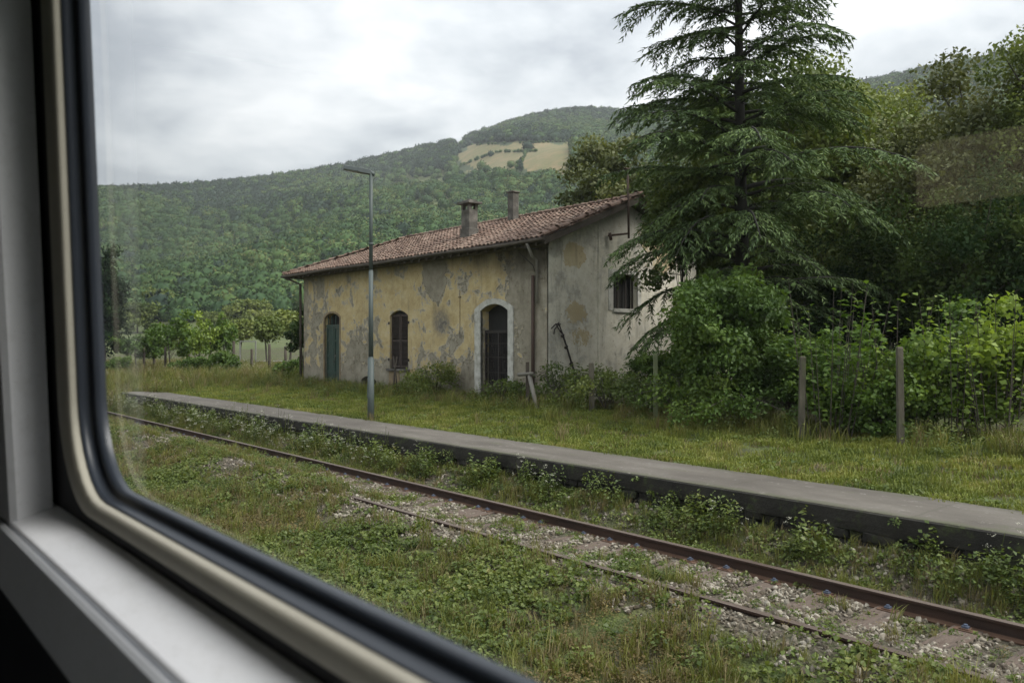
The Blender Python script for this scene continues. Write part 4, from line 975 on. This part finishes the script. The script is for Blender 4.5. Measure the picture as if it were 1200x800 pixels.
# ------------------------------------------------------------------ posts and timbers
M_post = simple('post_weathered', (.15, .135, .1), (.075, .066, .048), 5, .95, .6, .008, stretch=(1, 1, .3), c3=(.1, .12, .05))
M_postg = simple('post_green', (.2, .23, .12), (.12, .14, .07), 5, .9, .5, .006, stretch=(1, 1, .3))
def post(x, y, h, r, label, mt=None, lean=(0, 0), group='old fence posts before the bushes', square=True, name='fence_post'):
    z = gz(x, y); b = MB(); n = 4 if square else 8
    b.tube([(0, 0, -.3), (lean[0] * .5, lean[1] * .5, h * .5), (lean[0], lean[1], h - .03), (lean[0], lean[1], h)], [r, r * .98, r * .93, r * .7], n, not square)
    o = b.build(name, mt or M_post); o.location = (x, y, z); tag(o, label, 'post', group); return o
post(-14.5, 15.45, 1.3, .10, 'short dark weathered fence post in the brambles near the gable', lean=(-.03, 0))
post(-12.1, 15.1, 1.6, .07, 'pale green mossy fence post with a leafy top', M_postg)
post(-7.95, 14.35, 1.62, .075, 'grey fence post at the left edge of the bright bushes', lean=(.04, 0))
post(-6.17, 14.6, 1.78, .072, 'rightmost grey fence post in front of the bright bushes', lean=(-.02, 0))
wl = empty('timber_prop', (-16.85, 15.3, gz(-16.85, 15.3))); tag(wl, 'grey timber frame with a slanting prop beside the grille door', 'timber prop')
b = MB(); b.tube([(-.12, .1, -.2), (-.14, .1, 1.3)], .07, 4, False); b.build('upright', M_wood, wl)
b = MB(); b.tube([(.1, .06, .95), (-.16, 0, .95), (.06, 0, .9), (.95, -.45, -.2)][2:], .065, 6); b.build('brace', simple('grey_timber', (.19, .18, .15), (.12, .11, .09), 5, .85, .4, .006), wl)
b = MB(); b.tube([(-.42, .0, .93), (.2, .0, .98)], .05, 8); b.build('crosspiece', MATS['grey_timber'], wl)
ht = empty('broken_stake', (-24.6, 15.8, gz(-24.6, 15.8))); tag(ht, 'pair of thin crossed stakes standing before the shuttered window', 'stakes')
for e in ((-.1, .15), (.22, -.1)):
    b = MB(); b.tube([(e[0], 0, -.2), (e[0] * .4, 0, .6), (e[1], 0, 1.35)], .028, 5); b.build('stake', M_wood, ht)

# ------------------------------------------------------------------ vineyard and field at the left
GV = 'vineyard posts at the left'
VP = [((316-600)/933, 50.6, 1.75, 'dark vineyard post left of the building corner, second from it'), ((335-600)/933, 52, 1.6, 'dark vineyard post nearest the building corner'), ((295-600)/933, 58, 1.5, 'vineyard post before the pale barrier'), ((274-600)/933, 50, 1.9, 'vineyard post beside the tall bright shrub'),
      ((258-600)/933, 60, 1.5, 'thin vineyard post right of the leaning vine trunks'), ((222-600)/933, 62, 1.6, 'vineyard post under the middle of the bright vines'), ((194-600)/933, 58, 1.7, 'vineyard post left of the leaning vine trunks'), ((181-600)/933, 66, 1.5, 'vineyard post third from the left edge of the glass'), ((169-600)/933, 60, 1.6, 'vineyard post second from the left edge of the glass'), ((150-600)/933, 64, 1.5, 'leftmost vineyard post near the window frame')]
for t_, d_, h_, lab in VP:
    x, y = spot(t_, d_); post(x, y, h_ * 1.12, .095, lab, M_wood, (rnd.gauss(0, .05), 0), GV, False, 'vineyard_post')
wr = None
v0 = tree('vine_shrub', 'bright green vine shrub left of centre in the vineyard row', 'shrub', spot((200-600)/933, 56), .3, 4.3, 1.9, 1.3, M_leaf_bright, 34, 46, (.24, .18), .06, 'bright vines and saplings in the vineyard', csize=.26, bias=.5, up=1.4, every=2)
for t_, d_, s_, rz, lab in (((160-600)/933, 60, (.9, .9, .72), 1, 'bright vine nearest the window frame'), ((180-600)/933, 62, (.9, .9, .7), 2, 'low bright vine second from the window frame'), ((232-600)/933, 58, (1, 1, .8), 3, 'bright vine in the middle of the row'), ((246-600)/933, 54, (.7, .7, .95), 4, 'upright bright sapling right of the middle'), ((262-600)/933, 55, (.65, .65, .95), 5, 'tallest bright sapling left of the pale barrier')):
    copy_tree(v0, spot(t_, d_), .3, s_, rz, lab, 'bright vines and saplings in the vineyard')
g0_ = tree('round_tree', 'small round dark tree beyond the vineyard posts', 'tree', spot((313-600)/933, 72), .2, 4.7, 1.45, 2.2, M_leaf_mid, 26, 110, (.3, .2), .1, 'small trees beyond the vineyard', csize=.5)
copy_tree(g0_, spot((282-600)/933, 90), .1, (1.2, 1.2, 1.1), 2, 'round grey-green tree farther back behind the pale barrier', 'small trees beyond the vineyard')
copy_tree(g0_, spot((340-600)/933, 84), .1, (1.5, 1.5, 1.25), 3, 'green tree just left of the building corner, beyond the field', 'small trees beyond the vineyard')
c0 = tree('climber', 'leafy green climber hanging at the far left corner of the building', 'climbing plant', (-34.3, 17.1), .5, 4.0, .75, 1.0, M_leaf_laurel, 30, 130, (.14, .1), .05)
b0 = tree('field_bush', 'dark green bush at the foot of the vines', 'bush', spot((265-600)/933, 49), .5, 1.9, 1.1, .05, M_leaf_laurel, 24, 120, (.15, .1), .05, 'bushes at the edge of the field')
for t_, d_, s_, lab in (((222-600)/933, 50, .8, 'low green bush under the leaning vine trunks'), ((245-600)/933, 50, .9, 'green bush between the vine trunks and the tall sapling'), ((352-600)/933, 42, .9, 'green bush against the left corner of the building'), ((140-600)/933, 52, .8, 'grey-green bush beside the window frame at left')):
    copy_tree(b0, spot(t_, d_), .45, s_, rnd.random() * 6, lab, 'bushes at the edge of the field')
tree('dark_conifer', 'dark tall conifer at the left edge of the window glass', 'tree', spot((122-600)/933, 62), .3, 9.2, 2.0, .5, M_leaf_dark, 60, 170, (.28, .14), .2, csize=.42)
# line of woodland-edge trees behind the vineyard
e0 = tree('field_tree', 'rounded tree at the wood edge behind the leftmost vines', 'tree', spot(-.47, 190), 4.0, 9, 4.2, .8, M_leaf_mid, 40, 110, (.6, .45), .25, 'trees along the far side of the field', csize=.38)
k = 0
WE = ['behind the left vines', 'left of the middle vine', 'behind the middle vine', 'behind the tallest sapling', 'above the pale barrier', 'right of the pale barrier', 'behind the round dark tree', 'behind the last vineyard posts', 'close to the building corner', 'half hidden by the building']
for i, t_ in enumerate((-.50, -.44, -.41, -.375, -.35, -.33, -.31)):
    s_ = rnd.uniform(.55, 1.0); dq = rnd.uniform(180, 225); xq, yq = spot(t_, dq); copy_tree(e0, (xq, yq), gz(xq, yq) - .3, (s_ * 1.15, s_ * 1.15, s_), rnd.random() * 6, 'rounded tree at the wood edge ' + WE[i], 'trees along the far side of the field')
# pale barrier and far road
br = empty('roadside_barrier', (*spot((281-600)/933, 76), .1), R(YAW)); tag(br, 'pale horizontal barrier rail on posts beyond the vineyard', 'barrier')
M_pale = simple('pale_metal', (.26, .26, .24), (.2, .2, .18), 4, .6, .2, .003)
b = MB(); b.box((-1.5, -.03, 2.6), (1.5, .03, 2.7)); b.build('rail', M_pale, br)
for x in (-1.5, 0, 1.5):
    b = MB(); b.box((x - .05, .042, -.3), (x + .05, .14, 2.7)); b.build('post', M_pale, br)
b = MB(); 
xr, yr = spot((310-600)/933, 92); zr = .28
b.box((-9, -1.7, -.5), (9, 1.7, .03)); o = b.build('road', simple('road_surface', (.26, .26, .26), (.2, .2, .195), 1.2, .85, .2, .005)); o.location = (xr, yr, zr + .25); o.rotation_euler = (0, 0, R(YAW - 6)); tag(o, kind='structure')
# tiny farmhouse on the hillside
def hill_pt(px_, py_):
    t_ = (px_ - 600) / 933; e_ = (403 - py_) / 933; ds = np.linspace(300, 1250, 800); Xs = ds * (FWD.x + t_ * RGT.x); Ys = ds * (FWD.y + t_ * RGT.y)
    j = int(np.argmin(np.abs((ground_z(Xs, Ys) - CAMZ) / ds - e_))); return Xs[j], Ys[j], float(ground_z(Xs[j:j+1], Ys[j:j+1])[0]), ds[j]
hx, hy, hz, hd_ = hill_pt(513, 204)
fh = empty('farmhouse', (hx, hy, hz - .5), R(YAW + 20)); tag(fh, 'tiny pale farmhouse on the wooded hillside below the tan clearing', 'house')
b = MB(); b.box((-2.6, -2.2, 0), (2.6, 2.2, 6.3)); b.build('wall', simple('farm_wall', (.36, .33, .27), (.3, .27, .22), .5, .9, 0), fh)
b = MB(); b.add([(-2.9, -2.5, 6.2), (2.9, -2.5, 6.2), (2.9, 2.5, 6.2), (-2.9, 2.5, 6.2), (-2.9, 0, 7.4), (2.9, 0, 7.4)], [(0,1,5,4), (3,4,5,2), (0,4,3), (1,2,5), (0,3,2,1)]); b.build('roof', M_wood, fh)
b = MB()
for x in (-1.4, 1.4): b.box((x - .4, -2.25, 4), (x + .4, -2.15, 5.3))
b.build('window', M_void, fh)

# ------------------------------------------------------------------ grass, weeds, gravel
def blades(n, rad, hlo, hhi, wid, mt, seed, bendk=.5):
    rs = np.random.default_rng(seed); v = []; f = []; ti = []
    for i in range(n):
        a = rs.random() * 6.28; r = rad * rs.random() ** .7; x, y = r * math.cos(a), r * math.sin(a); H = hlo + (hhi - hlo) * rs.random(); la = rs.random() * 6.28; bd = bendk * H * (.3 + rs.random())
        dx, dy = math.cos(la) * bd, math.sin(la) * bd; px_, py_ = -math.sin(la + .5) * wid, math.cos(la + .5) * wid; k = len(v); T = rs.random()
        v += [(x - px_, y - py_, -.02), (x + px_, y + py_, -.02), (x + dx * .35 - px_ * .8, y + dy * .35 - py_ * .8, H * .6), (x + dx * .35 + px_ * .8, y + dy * .35 + py_ * .8, H * .6), (x + dx, y + dy, H * (1 - .25 * bendk))]
        f += [(k, k+1, k+3, k+2), (k+2, k+3, k+4)]; ti += [T] * 5
    me = bpy.data.meshes.new('grass_tuft'); me.from_pydata(v, [], f); me.materials.append(mt)
    at = me.attributes.new('tint', 'FLOAT', 'POINT'); at.data.foreach_set('value', np.array(ti, dtype=np.float32)); return bpy.data.objects.new('grass_tuft', me)
def broad(n, rad, h, lf, mt, seed):
    global rng
    keep_ = rng; rng = np.random.default_rng(seed)
    a = rng.random(n) * 6.28; r = rad * rng.random(n) ** .6; C = np.stack([r * np.cos(a), r * np.sin(a), .02 + h * rng.random(n) ** 1.1 * (1 - .5 * (r / rad) ** 2)], 1); s = .6 + .8 * rng.random(n)
    D = np.stack([np.cos(a), np.sin(a), .2 * rng.normal(size=n)], 1) + rng.normal(size=(n, 3)) * .5
    o = leaf_obj('weed_tuft', C, D, rdir(n, 1.5), lf[0] * s, lf[1] * s, mt); rng = keep_; return proto(o)
def umbel(seed):
    rs = random.Random(seed); b = MB()
    for i in range(4):
        H = rs.uniform(.35, .75); e = Vector((rs.gauss(0, .12), rs.gauss(0, .12), H)); b.tube([(0, 0, 0), e * .5 + Vector((0, 0, .05)), e], .004, 3, False, False)
    o = b.build('flower_stalk', M_grass); o.data.materials.append(M_flower); bm = bmesh.new(); bm.from_mesh(o.data)
    rs = random.Random(seed)
    for i in range(4):
        H = rs.uniform(.35, .75); e = Vector((rs.gauss(0, .12), rs.gauss(0, .12), H))
        for j in range(9):
            c = e + Vector((rs.gauss(0, .03), rs.gauss(0, .03), rs.gauss(.005, .008))); s = rs.uniform(.006, .012)
            fc = bm.faces.new([bm.verts.new(c + Vector(q) * s) for q in ((-1, 0, 0), (0, -1, .3), (1, 0, 0), (0, 1, .3))]); fc.material_index = 1
    bm.to_mesh(o.data); bm.free(); return proto(o)
GT = [blades(26, .16, .10, .30, .006, M_grass, 1), blades(22, .14, .15, .42, .006, M_grass, 2), blades(22, .15, .12, .38, .005, M_grass_dry, 3)]
SH = [blades(34, .16, .03, .09, .006, M_lawn, 4, .8), blades(30, .15, .04, .12, .006, M_lawn, 5, .7)]
TALL = [blades(26, .2, .3, .8, .008, M_grass, 6), blades(24, .2, .35, .85, .007, M_grass_dry, 7)]
WD = [broad(34, .17, .16, (.075, .05), M_weed, 8), broad(46, .2, .24, (.06, .042), M_weed, 9), broad(28, .15, .12, (.09, .06), M_weed, 10), broad(34, .17, .14, (.05, .03), M_weed_red, 11)]
TW = [broad(60, .2, .55, (.08, .05), M_weed, 12), broad(70, .22, .7, (.07, .045), M_weed, 13)]
FL = [umbel(1), umbel(2), umbel(3)]
def fbm(X, Y, s, seed=0):
    return (np.sin(X * s * 1.0 + seed) * np.cos(Y * s * 1.3 + seed * 2.1) + .6 * np.sin(X * s * 2.3 + Y * s * 1.1 + seed * 1.7) + .4 * np.cos(Y * s * 3.9 - X * s * 2.9 + seed)) / 2
def area(n, x0, x1, y0, y1, xp=1.0):
    X = x1 - (x1 - x0) * rng.random(n) ** xp; Y = y0 + (y1 - y0) * rng.random(n); return X, Y
def put(name, label, cat, X, Y, protos, lo, hi, idx=None, tilt=.12, dz=0.):
    P = np.stack([X, Y, ground_z(X, Y) + dz], 1); return scatter(name, label, cat, P, rotz(len(X), tilt), usc(len(X), lo, hi), protos, idx)
# near weeds between the two tracks
X, Y = area(19000, -42, 5, 3.6, 6.95, 1.5); k = (fbm(X, Y, 1.1) + rng.normal(size=len(X)) * .35 + (6.2 - Y) * .5 > -.1) & ((Y < 6.54) | (X < -12) | ((Y > 6.8) & (fbm(X, Y, .9, 3) > .3))); X, Y = X[k], Y[k]
f = fbm(X, Y, .8, 5) + rng.normal(size=len(X)) * .35; idx = np.where(f > -.05, rng.integers(3, 6, len(X)), np.where(f < -.5, 6, rng.integers(0, 3, len(X))))
put('verge_weeds', 'rough green and brownish weeds and grass between the train and the siding track', 'weeds', X, Y, GT + WD, .36, .8, idx)
# gravel
def stone(seed, mt):
    bm = bmesh.new(); bmesh.ops.create_icosphere(bm, subdivisions=1, radius=1); rs = random.Random(seed)
    for v in bm.verts: v.co = Vector((v.co.x * 1.1, v.co.y * .85, v.co.z * .62)) * (1 + rs.uniform(-.28, .28))
    me = bpy.data.meshes.new('stone'); bm.to_mesh(me); bm.free(); me.materials.append(mt); return bpy.data.objects.new('stone', me)
def stonemat(name, a, b__, c__):
    m, t, b, o = newmat(name); oi = t.nodes.new('ShaderNodeObjectInfo'); c = ramp(t, oi.outputs['Random'], [(.1, a), (.5, b__), (.9, c__)])
    c = mixc(t, ramp(t, noise(t, pos(t), 30, 4, .7), [(.4, 0.0), (.7, .6)]), c, (.09, .07, .045)); t.links.new(c, b.inputs['Base Color']); b.inputs['Roughness'].default_value = .9; return m
SM1 = stonemat('ballast_stone', (.085, .07, .05), (.165, .14, .105), (.36, .33, .27)); ST = [stone(i, SM1) for i in range(5)]
X, Y = area(120000, -45, 6, 5.9, 9.15, 1.35); k = (rng.random(len(X)) < .35 + .65 * ((Y > 6.62) & (Y < 8.3))) & (np.abs(Y - 8.10) > .06) & (np.abs(Y - 6.66) > .05) ; X, Y = X[k], Y[k]
xm = np.abs(((X - 7.2) % .6) - .0); onsl = (np.minimum(xm, .6 - xm) < .12) & (rng.random(len(X)) < .88) & (Y < 8.66) & (Y > 6.76); X, Y = X[~onsl], Y[~onsl]
n = len(X); P = np.stack([X, Y, ground_z(X, Y) + .012], 1); s = .009 + .034 * rng.random(n) ** 2.4; scatter('ballast', 'loose grey and white ballast stones around the rusty rails', 'gravel', P, rng.random((n, 3)) * 1.2 * np.array([1, 1, 5]), np.stack([s, s, s], 1), ST)
# weeds on the ballast and before the platform
X, Y = area(17000, -42, 5, 6.7, 9.15, 1.3); k = (((Y > 8.15) & (fbm(X, Y, 1.3, 2) + (Y - 8.3) * 1.1 + rng.normal(size=len(X)) * .35 > -.15)) | ((Y < 7.8) & (fbm(X, Y, 1.0, 8) + rng.normal(size=len(X)) * .2 > np.where(X > -16, .42, .3))) | ((X < -15) & (rng.random(len(X)) < .5) & (fbm(X, Y, .5, 4) > -.2))) & (np.abs(Y - 8.10) > .07) & ((Y > 6.82) | (X < -12)); X, Y = X[k], Y[k]
n = len(X); f = fbm(X, Y, 1.2, 9) + rng.normal(size=n) * .4; idx = np.where(f > .0, rng.integers(3, 6, n), rng.integers(0, 3, n))
put('ballast_weeds', 'weeds and grass growing through the ballast up to the platform face', 'weeds', X, Y, GT + WD, .28, .66, idx)
X, Y = area(1700, -34, 5, 8.75, 9.17, 1.2); k = fbm(X, Y, 1.7, 6) > .0; X, Y = X[k], Y[k]
put('tall_weeds', 'taller leafy weeds and white flower heads against the platform face', 'weeds', X, Y, TW + FL[:1] + GT[:1], .4, .78, np.where(rng.random(len(X)) < .07, 2, np.where(rng.random(len(X)) < .6, rng.integers(0, 2, len(X)), 3)))
X, Y = area(260, -34, -14, 8.3, 9.1); put('white_flowers', 'white flowered stalks between the track and the platform at left', 'flowers', X, Y, FL, .6, 1.0)
X, Y = area(9000, -30, 5, 6.6, 8.9, 1.2); k = (np.abs(Y - 8.10) > .07) & (fbm(X, Y, 2.3, 17) + rng.normal(size=len(X)) * .5 > .1); X, Y = X[k], Y[k]
put('ballast_seedlings', 'tiny low plants and moss scattered between the ballast stones', 'weeds', X, Y, WD + [SH[0]], .16, .42)
# short grass behind the platform
X, Y = area(21000, -46, 9, 10.62, 16.5, 1.3); k = (Y > 10.72 + .15 * fbm(X, Y, 2.2)) & ((fbm(X, Y, 2.1, 12) + rng.normal(size=len(X)) * .4) > -.5) & ~((X < -17.2) & (Y > 16.4)); X, Y = X[k], Y[k]
n = len(X); f = rng.random(n) + .18 * np.clip(Y - 13.4, 0, 3) + .35 * fbm(X, Y, 1.6, 21); idx = np.where(f > 1.12, rng.integers(2, 5, n), np.where(f < .12, 5 + rng.integers(0, 2, n), rng.integers(0, 2, n)))
put('lawn', 'short yellow-green grass strip between the platform and the building', 'grass', X, Y, SH + GT + [broad(22, .13, .05, (.05, .035), M_weed, 31), blades(26, .16, .03, .1, .006, M_grass_dry, 32, .8)], .6, 1.5, idx)
X, Y = area(2200, -36, 9, 13.7, 16.4); k = (fbm(X, Y, .9, 14) + (Y - 14.2) * .6 + rng.normal(size=len(X)) * .3 > .1) & ~((X < -17) & (Y > 16.35)); X, Y = X[k], Y[k]; n = len(X)
put('hedge_bottom_weeds', 'taller weeds and tangled plants along the posts and the wall foot', 'weeds', X, Y, TALL[:1] + WD[:3] + TW, .4, .85, rng.integers(0, 6, n))
# rough field at the left
X, Y = area(16000, -95, -33, 8.6, 34, .8); k = ~((X > -34.3) & (Y > 9) & (Y < 10.8)) & ~((X > -34) & (Y > 16.3)); X, Y = X[k], Y[k]; n = len(X); f = fbm(X, Y, .25, 3) + rng.normal(size=n) * .35
put('field_grass', 'tall rough meadow grass with pale flower heads left of the building', 'grass', X, Y, GT[:2] + TALL + FL, .55, 1.1, np.where(f > .15, rng.integers(0, 3, n), np.where(rng.random(n) < .2, rng.integers(4, 7, n), rng.integers(1, 4, n))))
X, Y = area(7000, -72, -36, 6.6, 9.4); put('track_end_grass', 'grass closing over the far end of the siding and platform', 'grass', X, Y, GT + WD[:2], .6, 1.1)
X = rng.uniform(-37, -33.6, 260); Y = rng.uniform(8.7, 11.2, 260); put('platform_end_weeds', 'weeds swallowing the far left end of the platform', 'weeds', X, Y, TALL + TW + GT, .45, .85, dz=.0)
# creeping plants spilling over the platform edge
X = rng.uniform(-34, 4, 160); k = fbm(X, X * 0, 2.2, 1) > .15; X = X[k]; n = len(X)
P = np.stack([X, np.full(n, 9.17), .1 + .4 * rng.random(n)], 1); scatter('creepers', 'small creeping plants hanging on the dark platform face', 'creepers', P, rotz(n, .5), usc(n, .35, .8), WD[:3])

# ------------------------------------------------------------------ the carriage we look out of
M_sill = simple('sill_plastic', (.8, .81, .84), (.76, .77, .8), 2, .42, .05, .001)
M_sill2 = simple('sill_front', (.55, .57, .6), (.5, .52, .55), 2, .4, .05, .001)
M_pillar = simple('pillar_plastic', (.74, .75, .77), (.7, .71, .73), 2, .45, .05, .001)
M_cream = simple('cream_frame', (.42, .40, .335), (.37, .35, .29), 3, .85, .05, .001)
M_rub = simple('rubber', (.022, .028, .038), (.03, .036, .048), 3, .38, .05, .001)
M_black = simple('dark_trim', (.012, .012, .014), (.02, .02, .022), 3, .7, 0)
M_wallin = simple('interior_panel', (.3, .3, .3), (.26, .26, .27), 1, .6, 0)
M_floor = simple('carriage_floor', (.05, .05, .055), (.08, .08, .085), 6, .8, 0)
M_body = simple('carriage_paint', (.36, .38, .38), (.3, .32, .32), 1.2, .35, .05, .001)
car = empty('train_carriage', (0, 0, 0)); tag(car, 'inside of the railway carriage with its window frame and white sill in the foreground', 'railway carriage')
def wp(L, v, n): return (-L, .417 + n - .04 * v, CAMZ + v)      # along the wall, up, outward
def rrect(l0, l1, v0, v1, r, k=8):
    pts = []
    for cx, cy, a0 in ((l1 - r, v0 + r, -90), (l1 - r, v1 - r, 0), (l0 + r, v1 - r, 90), (l0 + r, v0 + r, 180)):
        for i in range(k + 1):
            a = R(a0 + 90 * i / k); pts.append((cx + r * math.cos(a), cy + r * math.sin(a)))
    return pts
def strip(loops, name, mt, closed=True):
    b = MB(); k = len(loops[0][0])
    for pts, n in loops: b.v += [wp(L_, v_, n) for L_, v_ in pts]
    for j in range(len(loops) - 1):
        for i in range(k): b.f.append((j*k+i, j*k+(i+1) % k, (j+1)*k+(i+1) % k, (j+1)*k+i)); b.sm.append(True)
    o = b.build(name, mt, car); return o
G = lambda dl, dv, r: rrect(-.45 - dl, 1.735 + dl, -.283 - dv, .95 + dv, r)
strip([(G(-.012, -.010, .165), .012), (G(-.014, -.012, .165), -.006), (G(-.006, -.005, .168), -.012), (G(.002, -.001, .17), -.010), (G(.006, .003, .17), -.020), (G(.008, .004, .175), -.026), (G(.008, .004, .175), -.034), (G(.011, .005, .178), -.035), (G(.011, .005, .178), -.010)], 'window_gasket', M_rub)
strip([(G(.0125, .0062, .178), -.012), (G(.0125, .0062, .178), -.044), (G(.017, .008, .185), -.050), (G(.05, .018, .19), -.053), (G(.086, .033, .205), -.055), (G(.094, .037, .21), -.050), (G(.097, .038, .21), -.02)], 'window_frame', M_cream)
g = rrect(-.46, 1.745, -.292, .96, .17); m = bpy.data.materials.new('window_glass'); m.use_nodes = True; t = m.node_tree; t.nodes.clear(); o = t.nodes.new('ShaderNodeOutputMaterial')
tr = t.nodes.new('ShaderNodeBsdfTransparent'); tr.inputs[0].default_value = (.95, .96, .955, 1); gl = t.nodes.new('ShaderNodeBsdfGlossy'); gl.inputs['Roughness'].default_value = .02; fr = t.nodes.new('ShaderNodeLayerWeight'); fr.inputs[0].default_value = .5
mx = t.nodes.new('ShaderNodeMixShader'); t.links.new(math_(t, 'MULTIPLY_ADD', math_(t, 'POWER', fr.outputs['Facing'], 5.0), .85, .055), mx.inputs[0]); t.links.new(tr.outputs[0], mx.inputs[1]); t.links.new(gl.outputs[0], mx.inputs[2]); t.links.new(mx.outputs[0], o.inputs[0])
b = MB(); b.add([wp(L_, v_, .0) for L_, v_ in g], [tuple(range(len(g)))]); o = b.build('window_pane', m, car)
b = MB(); b.add([wp(L_, v_, .0) for L_, v_ in rrect(-3.39, -1.31, -.33, .99, .2)], [tuple(range(36))]); b.build('window_pane', m, car)
for l0_, l1_ in ((.6, 2.2), (2.4, 4.0)):
    b = MB(); b.add([(l0_, -2.43, 2.05), (l1_, -2.43, 2.05), (l1_, -2.43, 3.3), (l0_, -2.43, 3.3)], [(0, 1, 2, 3)]); b.build('window_pane', m, car)
# side wall with the window hole, outer skin
wv = rrect(-.50, 1.79, -.34, 1.0, .2); ws = poly_slab('side_wall', [(-4.2, -1.6), (3.4, -1.6), (3.4, 1.25), (-4.2, 1.25)], [wv, rrect(-3.4, -1.3, -.34, 1.0, .2)], lambda u, v, w: wp(u, v, -.03 + w), M_body, car, .04)
lin = rrect(-.60, 1.83, -.316, .985, .2)
poly_slab('inner_lining', [(-4.2, -1.3), (3.4, -1.3), (3.4, 1.15), (-4.2, 1.15)], [lin, rrect(-3.4, -1.3, -.302, .985, .2)], lambda u, v, w: wp(u, v, -.045 + w), M_black, car, .012)
for mm_ in (M_sill, M_sill2, M_pillar, M_cream):
    t = mm_.node_tree; b_ = [q for q in t.nodes if q.type == 'BSDF_PRINCIPLED'][0]; c_ = b_.inputs['Base Color'].links[0].from_socket; tp_ = t.nodes.new('ShaderNodeNewGeometry').outputs['Position']
    c_ = mixc(t, ramp(t, noise(t, vmap(t, tp_, (1, 2.5, 2.5)), 9, 7, .75), [(.5, 0.0), (.72, .16)]), c_, (.22, .20, .16))
    c_ = mixc(t, ramp(t, noise(t, tp_, 160, 3, .7), [(.62, 0.0), (.7, .35)]), c_, (.15, .13, .1)); t.links.new(c_, b_.inputs['Base Color'])
# sill, fascia, pillar
def quadbox(name, a, mt, l0, l1, bevel=.004):
    b = MB(); k = len(a); vs = [(-l0, y, CAMZ + v) for y, v in a] + [(-l1, y, CAMZ + v) for y, v in a]
    b.add(vs, [tuple(range(k)), tuple(reversed(range(k, 2*k)))] + [(i, i+k, (i+1) % k + k, (i+1) % k) for i in range(k)])
    bm = bmesh.new(); o = b.build(name, mt, car, bevel); bm.from_mesh(o.data); bmesh.ops.recalc_face_normals(bm, faces=bm.faces[:]); bm.to_mesh(o.data); bm.free(); return o
quadbox('sill', [(.385, -.340), (.300, -.366), (.296, -.39), (.385, -.39)], M_sill, -4.1, 3.0)
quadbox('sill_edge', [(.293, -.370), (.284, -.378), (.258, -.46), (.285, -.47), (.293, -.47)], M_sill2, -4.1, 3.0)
quadbox('lower_panel', [(.292, -.471), (.30, -1.3), (.37, -1.3), (.37, -.471)], M_black, -4.1, 3.0)
b = MB(); 
for (l0, l1) in ((1.90, 2.62),):
    vs = []
    for v in (-.368, 1.1):
        yi = .297 - .05 * (v + .34); yo = .36 - .04 * v
        vs += [(-l0, yo, CAMZ + v), (-l0, yi + .012, CAMZ + v), (-l0 - .012, yi, CAMZ + v), (-l1, yi, CAMZ + v), (-l1, yo, CAMZ + v)]
    b.add(vs, [(0,1,2,3,4), (9,8,7,6,5)] + [(i, (i+1) % 5, (i+1) % 5 + 5, i + 5) for i in range(5)])
b.build('window_pillar', M_pillar, car)
b = MB(); b.box((-3.4, -2.45, 1.1), (4.2, .36, 1.2)); b.build('carriage_floor', M_floor, car)
b = MB(); b.box((-3.4, -2.45, 3.66), (4.2, .47, 3.74)); b.build('ceiling', M_wallin, car)
b = MB(); b.box((-3.45, -2.45, 1.1), (-3.4, .46, 3.74)); b.box((4.2, -2.45, 1.1), (4.25, .46, 3.74)); b.build('bulkhead', M_black, car)
ow = poly_slab('far_side_wall', [(-4.2, 1.1), (3.4, 1.1), (3.4, 3.74), (-4.2, 3.74)], [rrect(-.3, 1.31, 2.80, 3.05, .04, 4), rrect(-2.2, -.6, 2.05, 3.3, .15, 5), rrect(-4.0, -2.4, 2.05, 3.3, .15, 5)], lambda u, v, w: (-u, -2.45 + w, v), M_wallin, car, .05)
b = MB(); b.box((-3.4, -2.5, .55), (4.2, .46, 1.099)); b.build('underframe', M_black, car)
SEATM = simple('seat_fabric', (.02, .025, .05), (.03, .035, .06), 30, .95, .2, .002)
mt_ = bpy.data.materials.new('tinted_glass'); mt_.use_nodes = True; t = mt_.node_tree; t.nodes.clear(); o = t.nodes.new('ShaderNodeOutputMaterial'); tr = t.nodes.new('ShaderNodeBsdfTransparent'); tr.inputs[0].default_value = (.95, .88, .7, 1); t.links.new(tr.outputs[0], o.inputs[0])
b = MB(); b.box((-1.36, -2.44, 2.76), (.35, -2.43, 3.10)); b.build('tinted_pane', mt_, car)
b = MB(); b.box((-2.9, -.55, 1.2), (-2.3, .24, 1.62)); o = b.build('seat', SEATM, car, bevel=.04)

# ------------------------------------------------------------------ haze in the valley air
m = bpy.data.materials.new('haze'); m.use_nodes = True; t = m.node_tree; t.nodes.clear(); o = t.nodes.new('ShaderNodeOutputMaterial'); pvn = t.nodes.new('ShaderNodeVolumePrincipled')
pvn.inputs['Color'].default_value = (.9, .94, .97, 1); pvn.inputs['Density'].default_value = .0002; t.links.new(pvn.outputs[0], o.inputs['Volume'])
zt = float(far_z(PX, PY).max()) + 25; zb = float(far_z(PX, PY).min()) - 1
b = MB(); b.box((-2400, -2400, zb), (2400, 2400, zt)); o = b.build('haze', m); tag(o, 'thin pale haze filling the valley air', 'haze', kind='stuff')
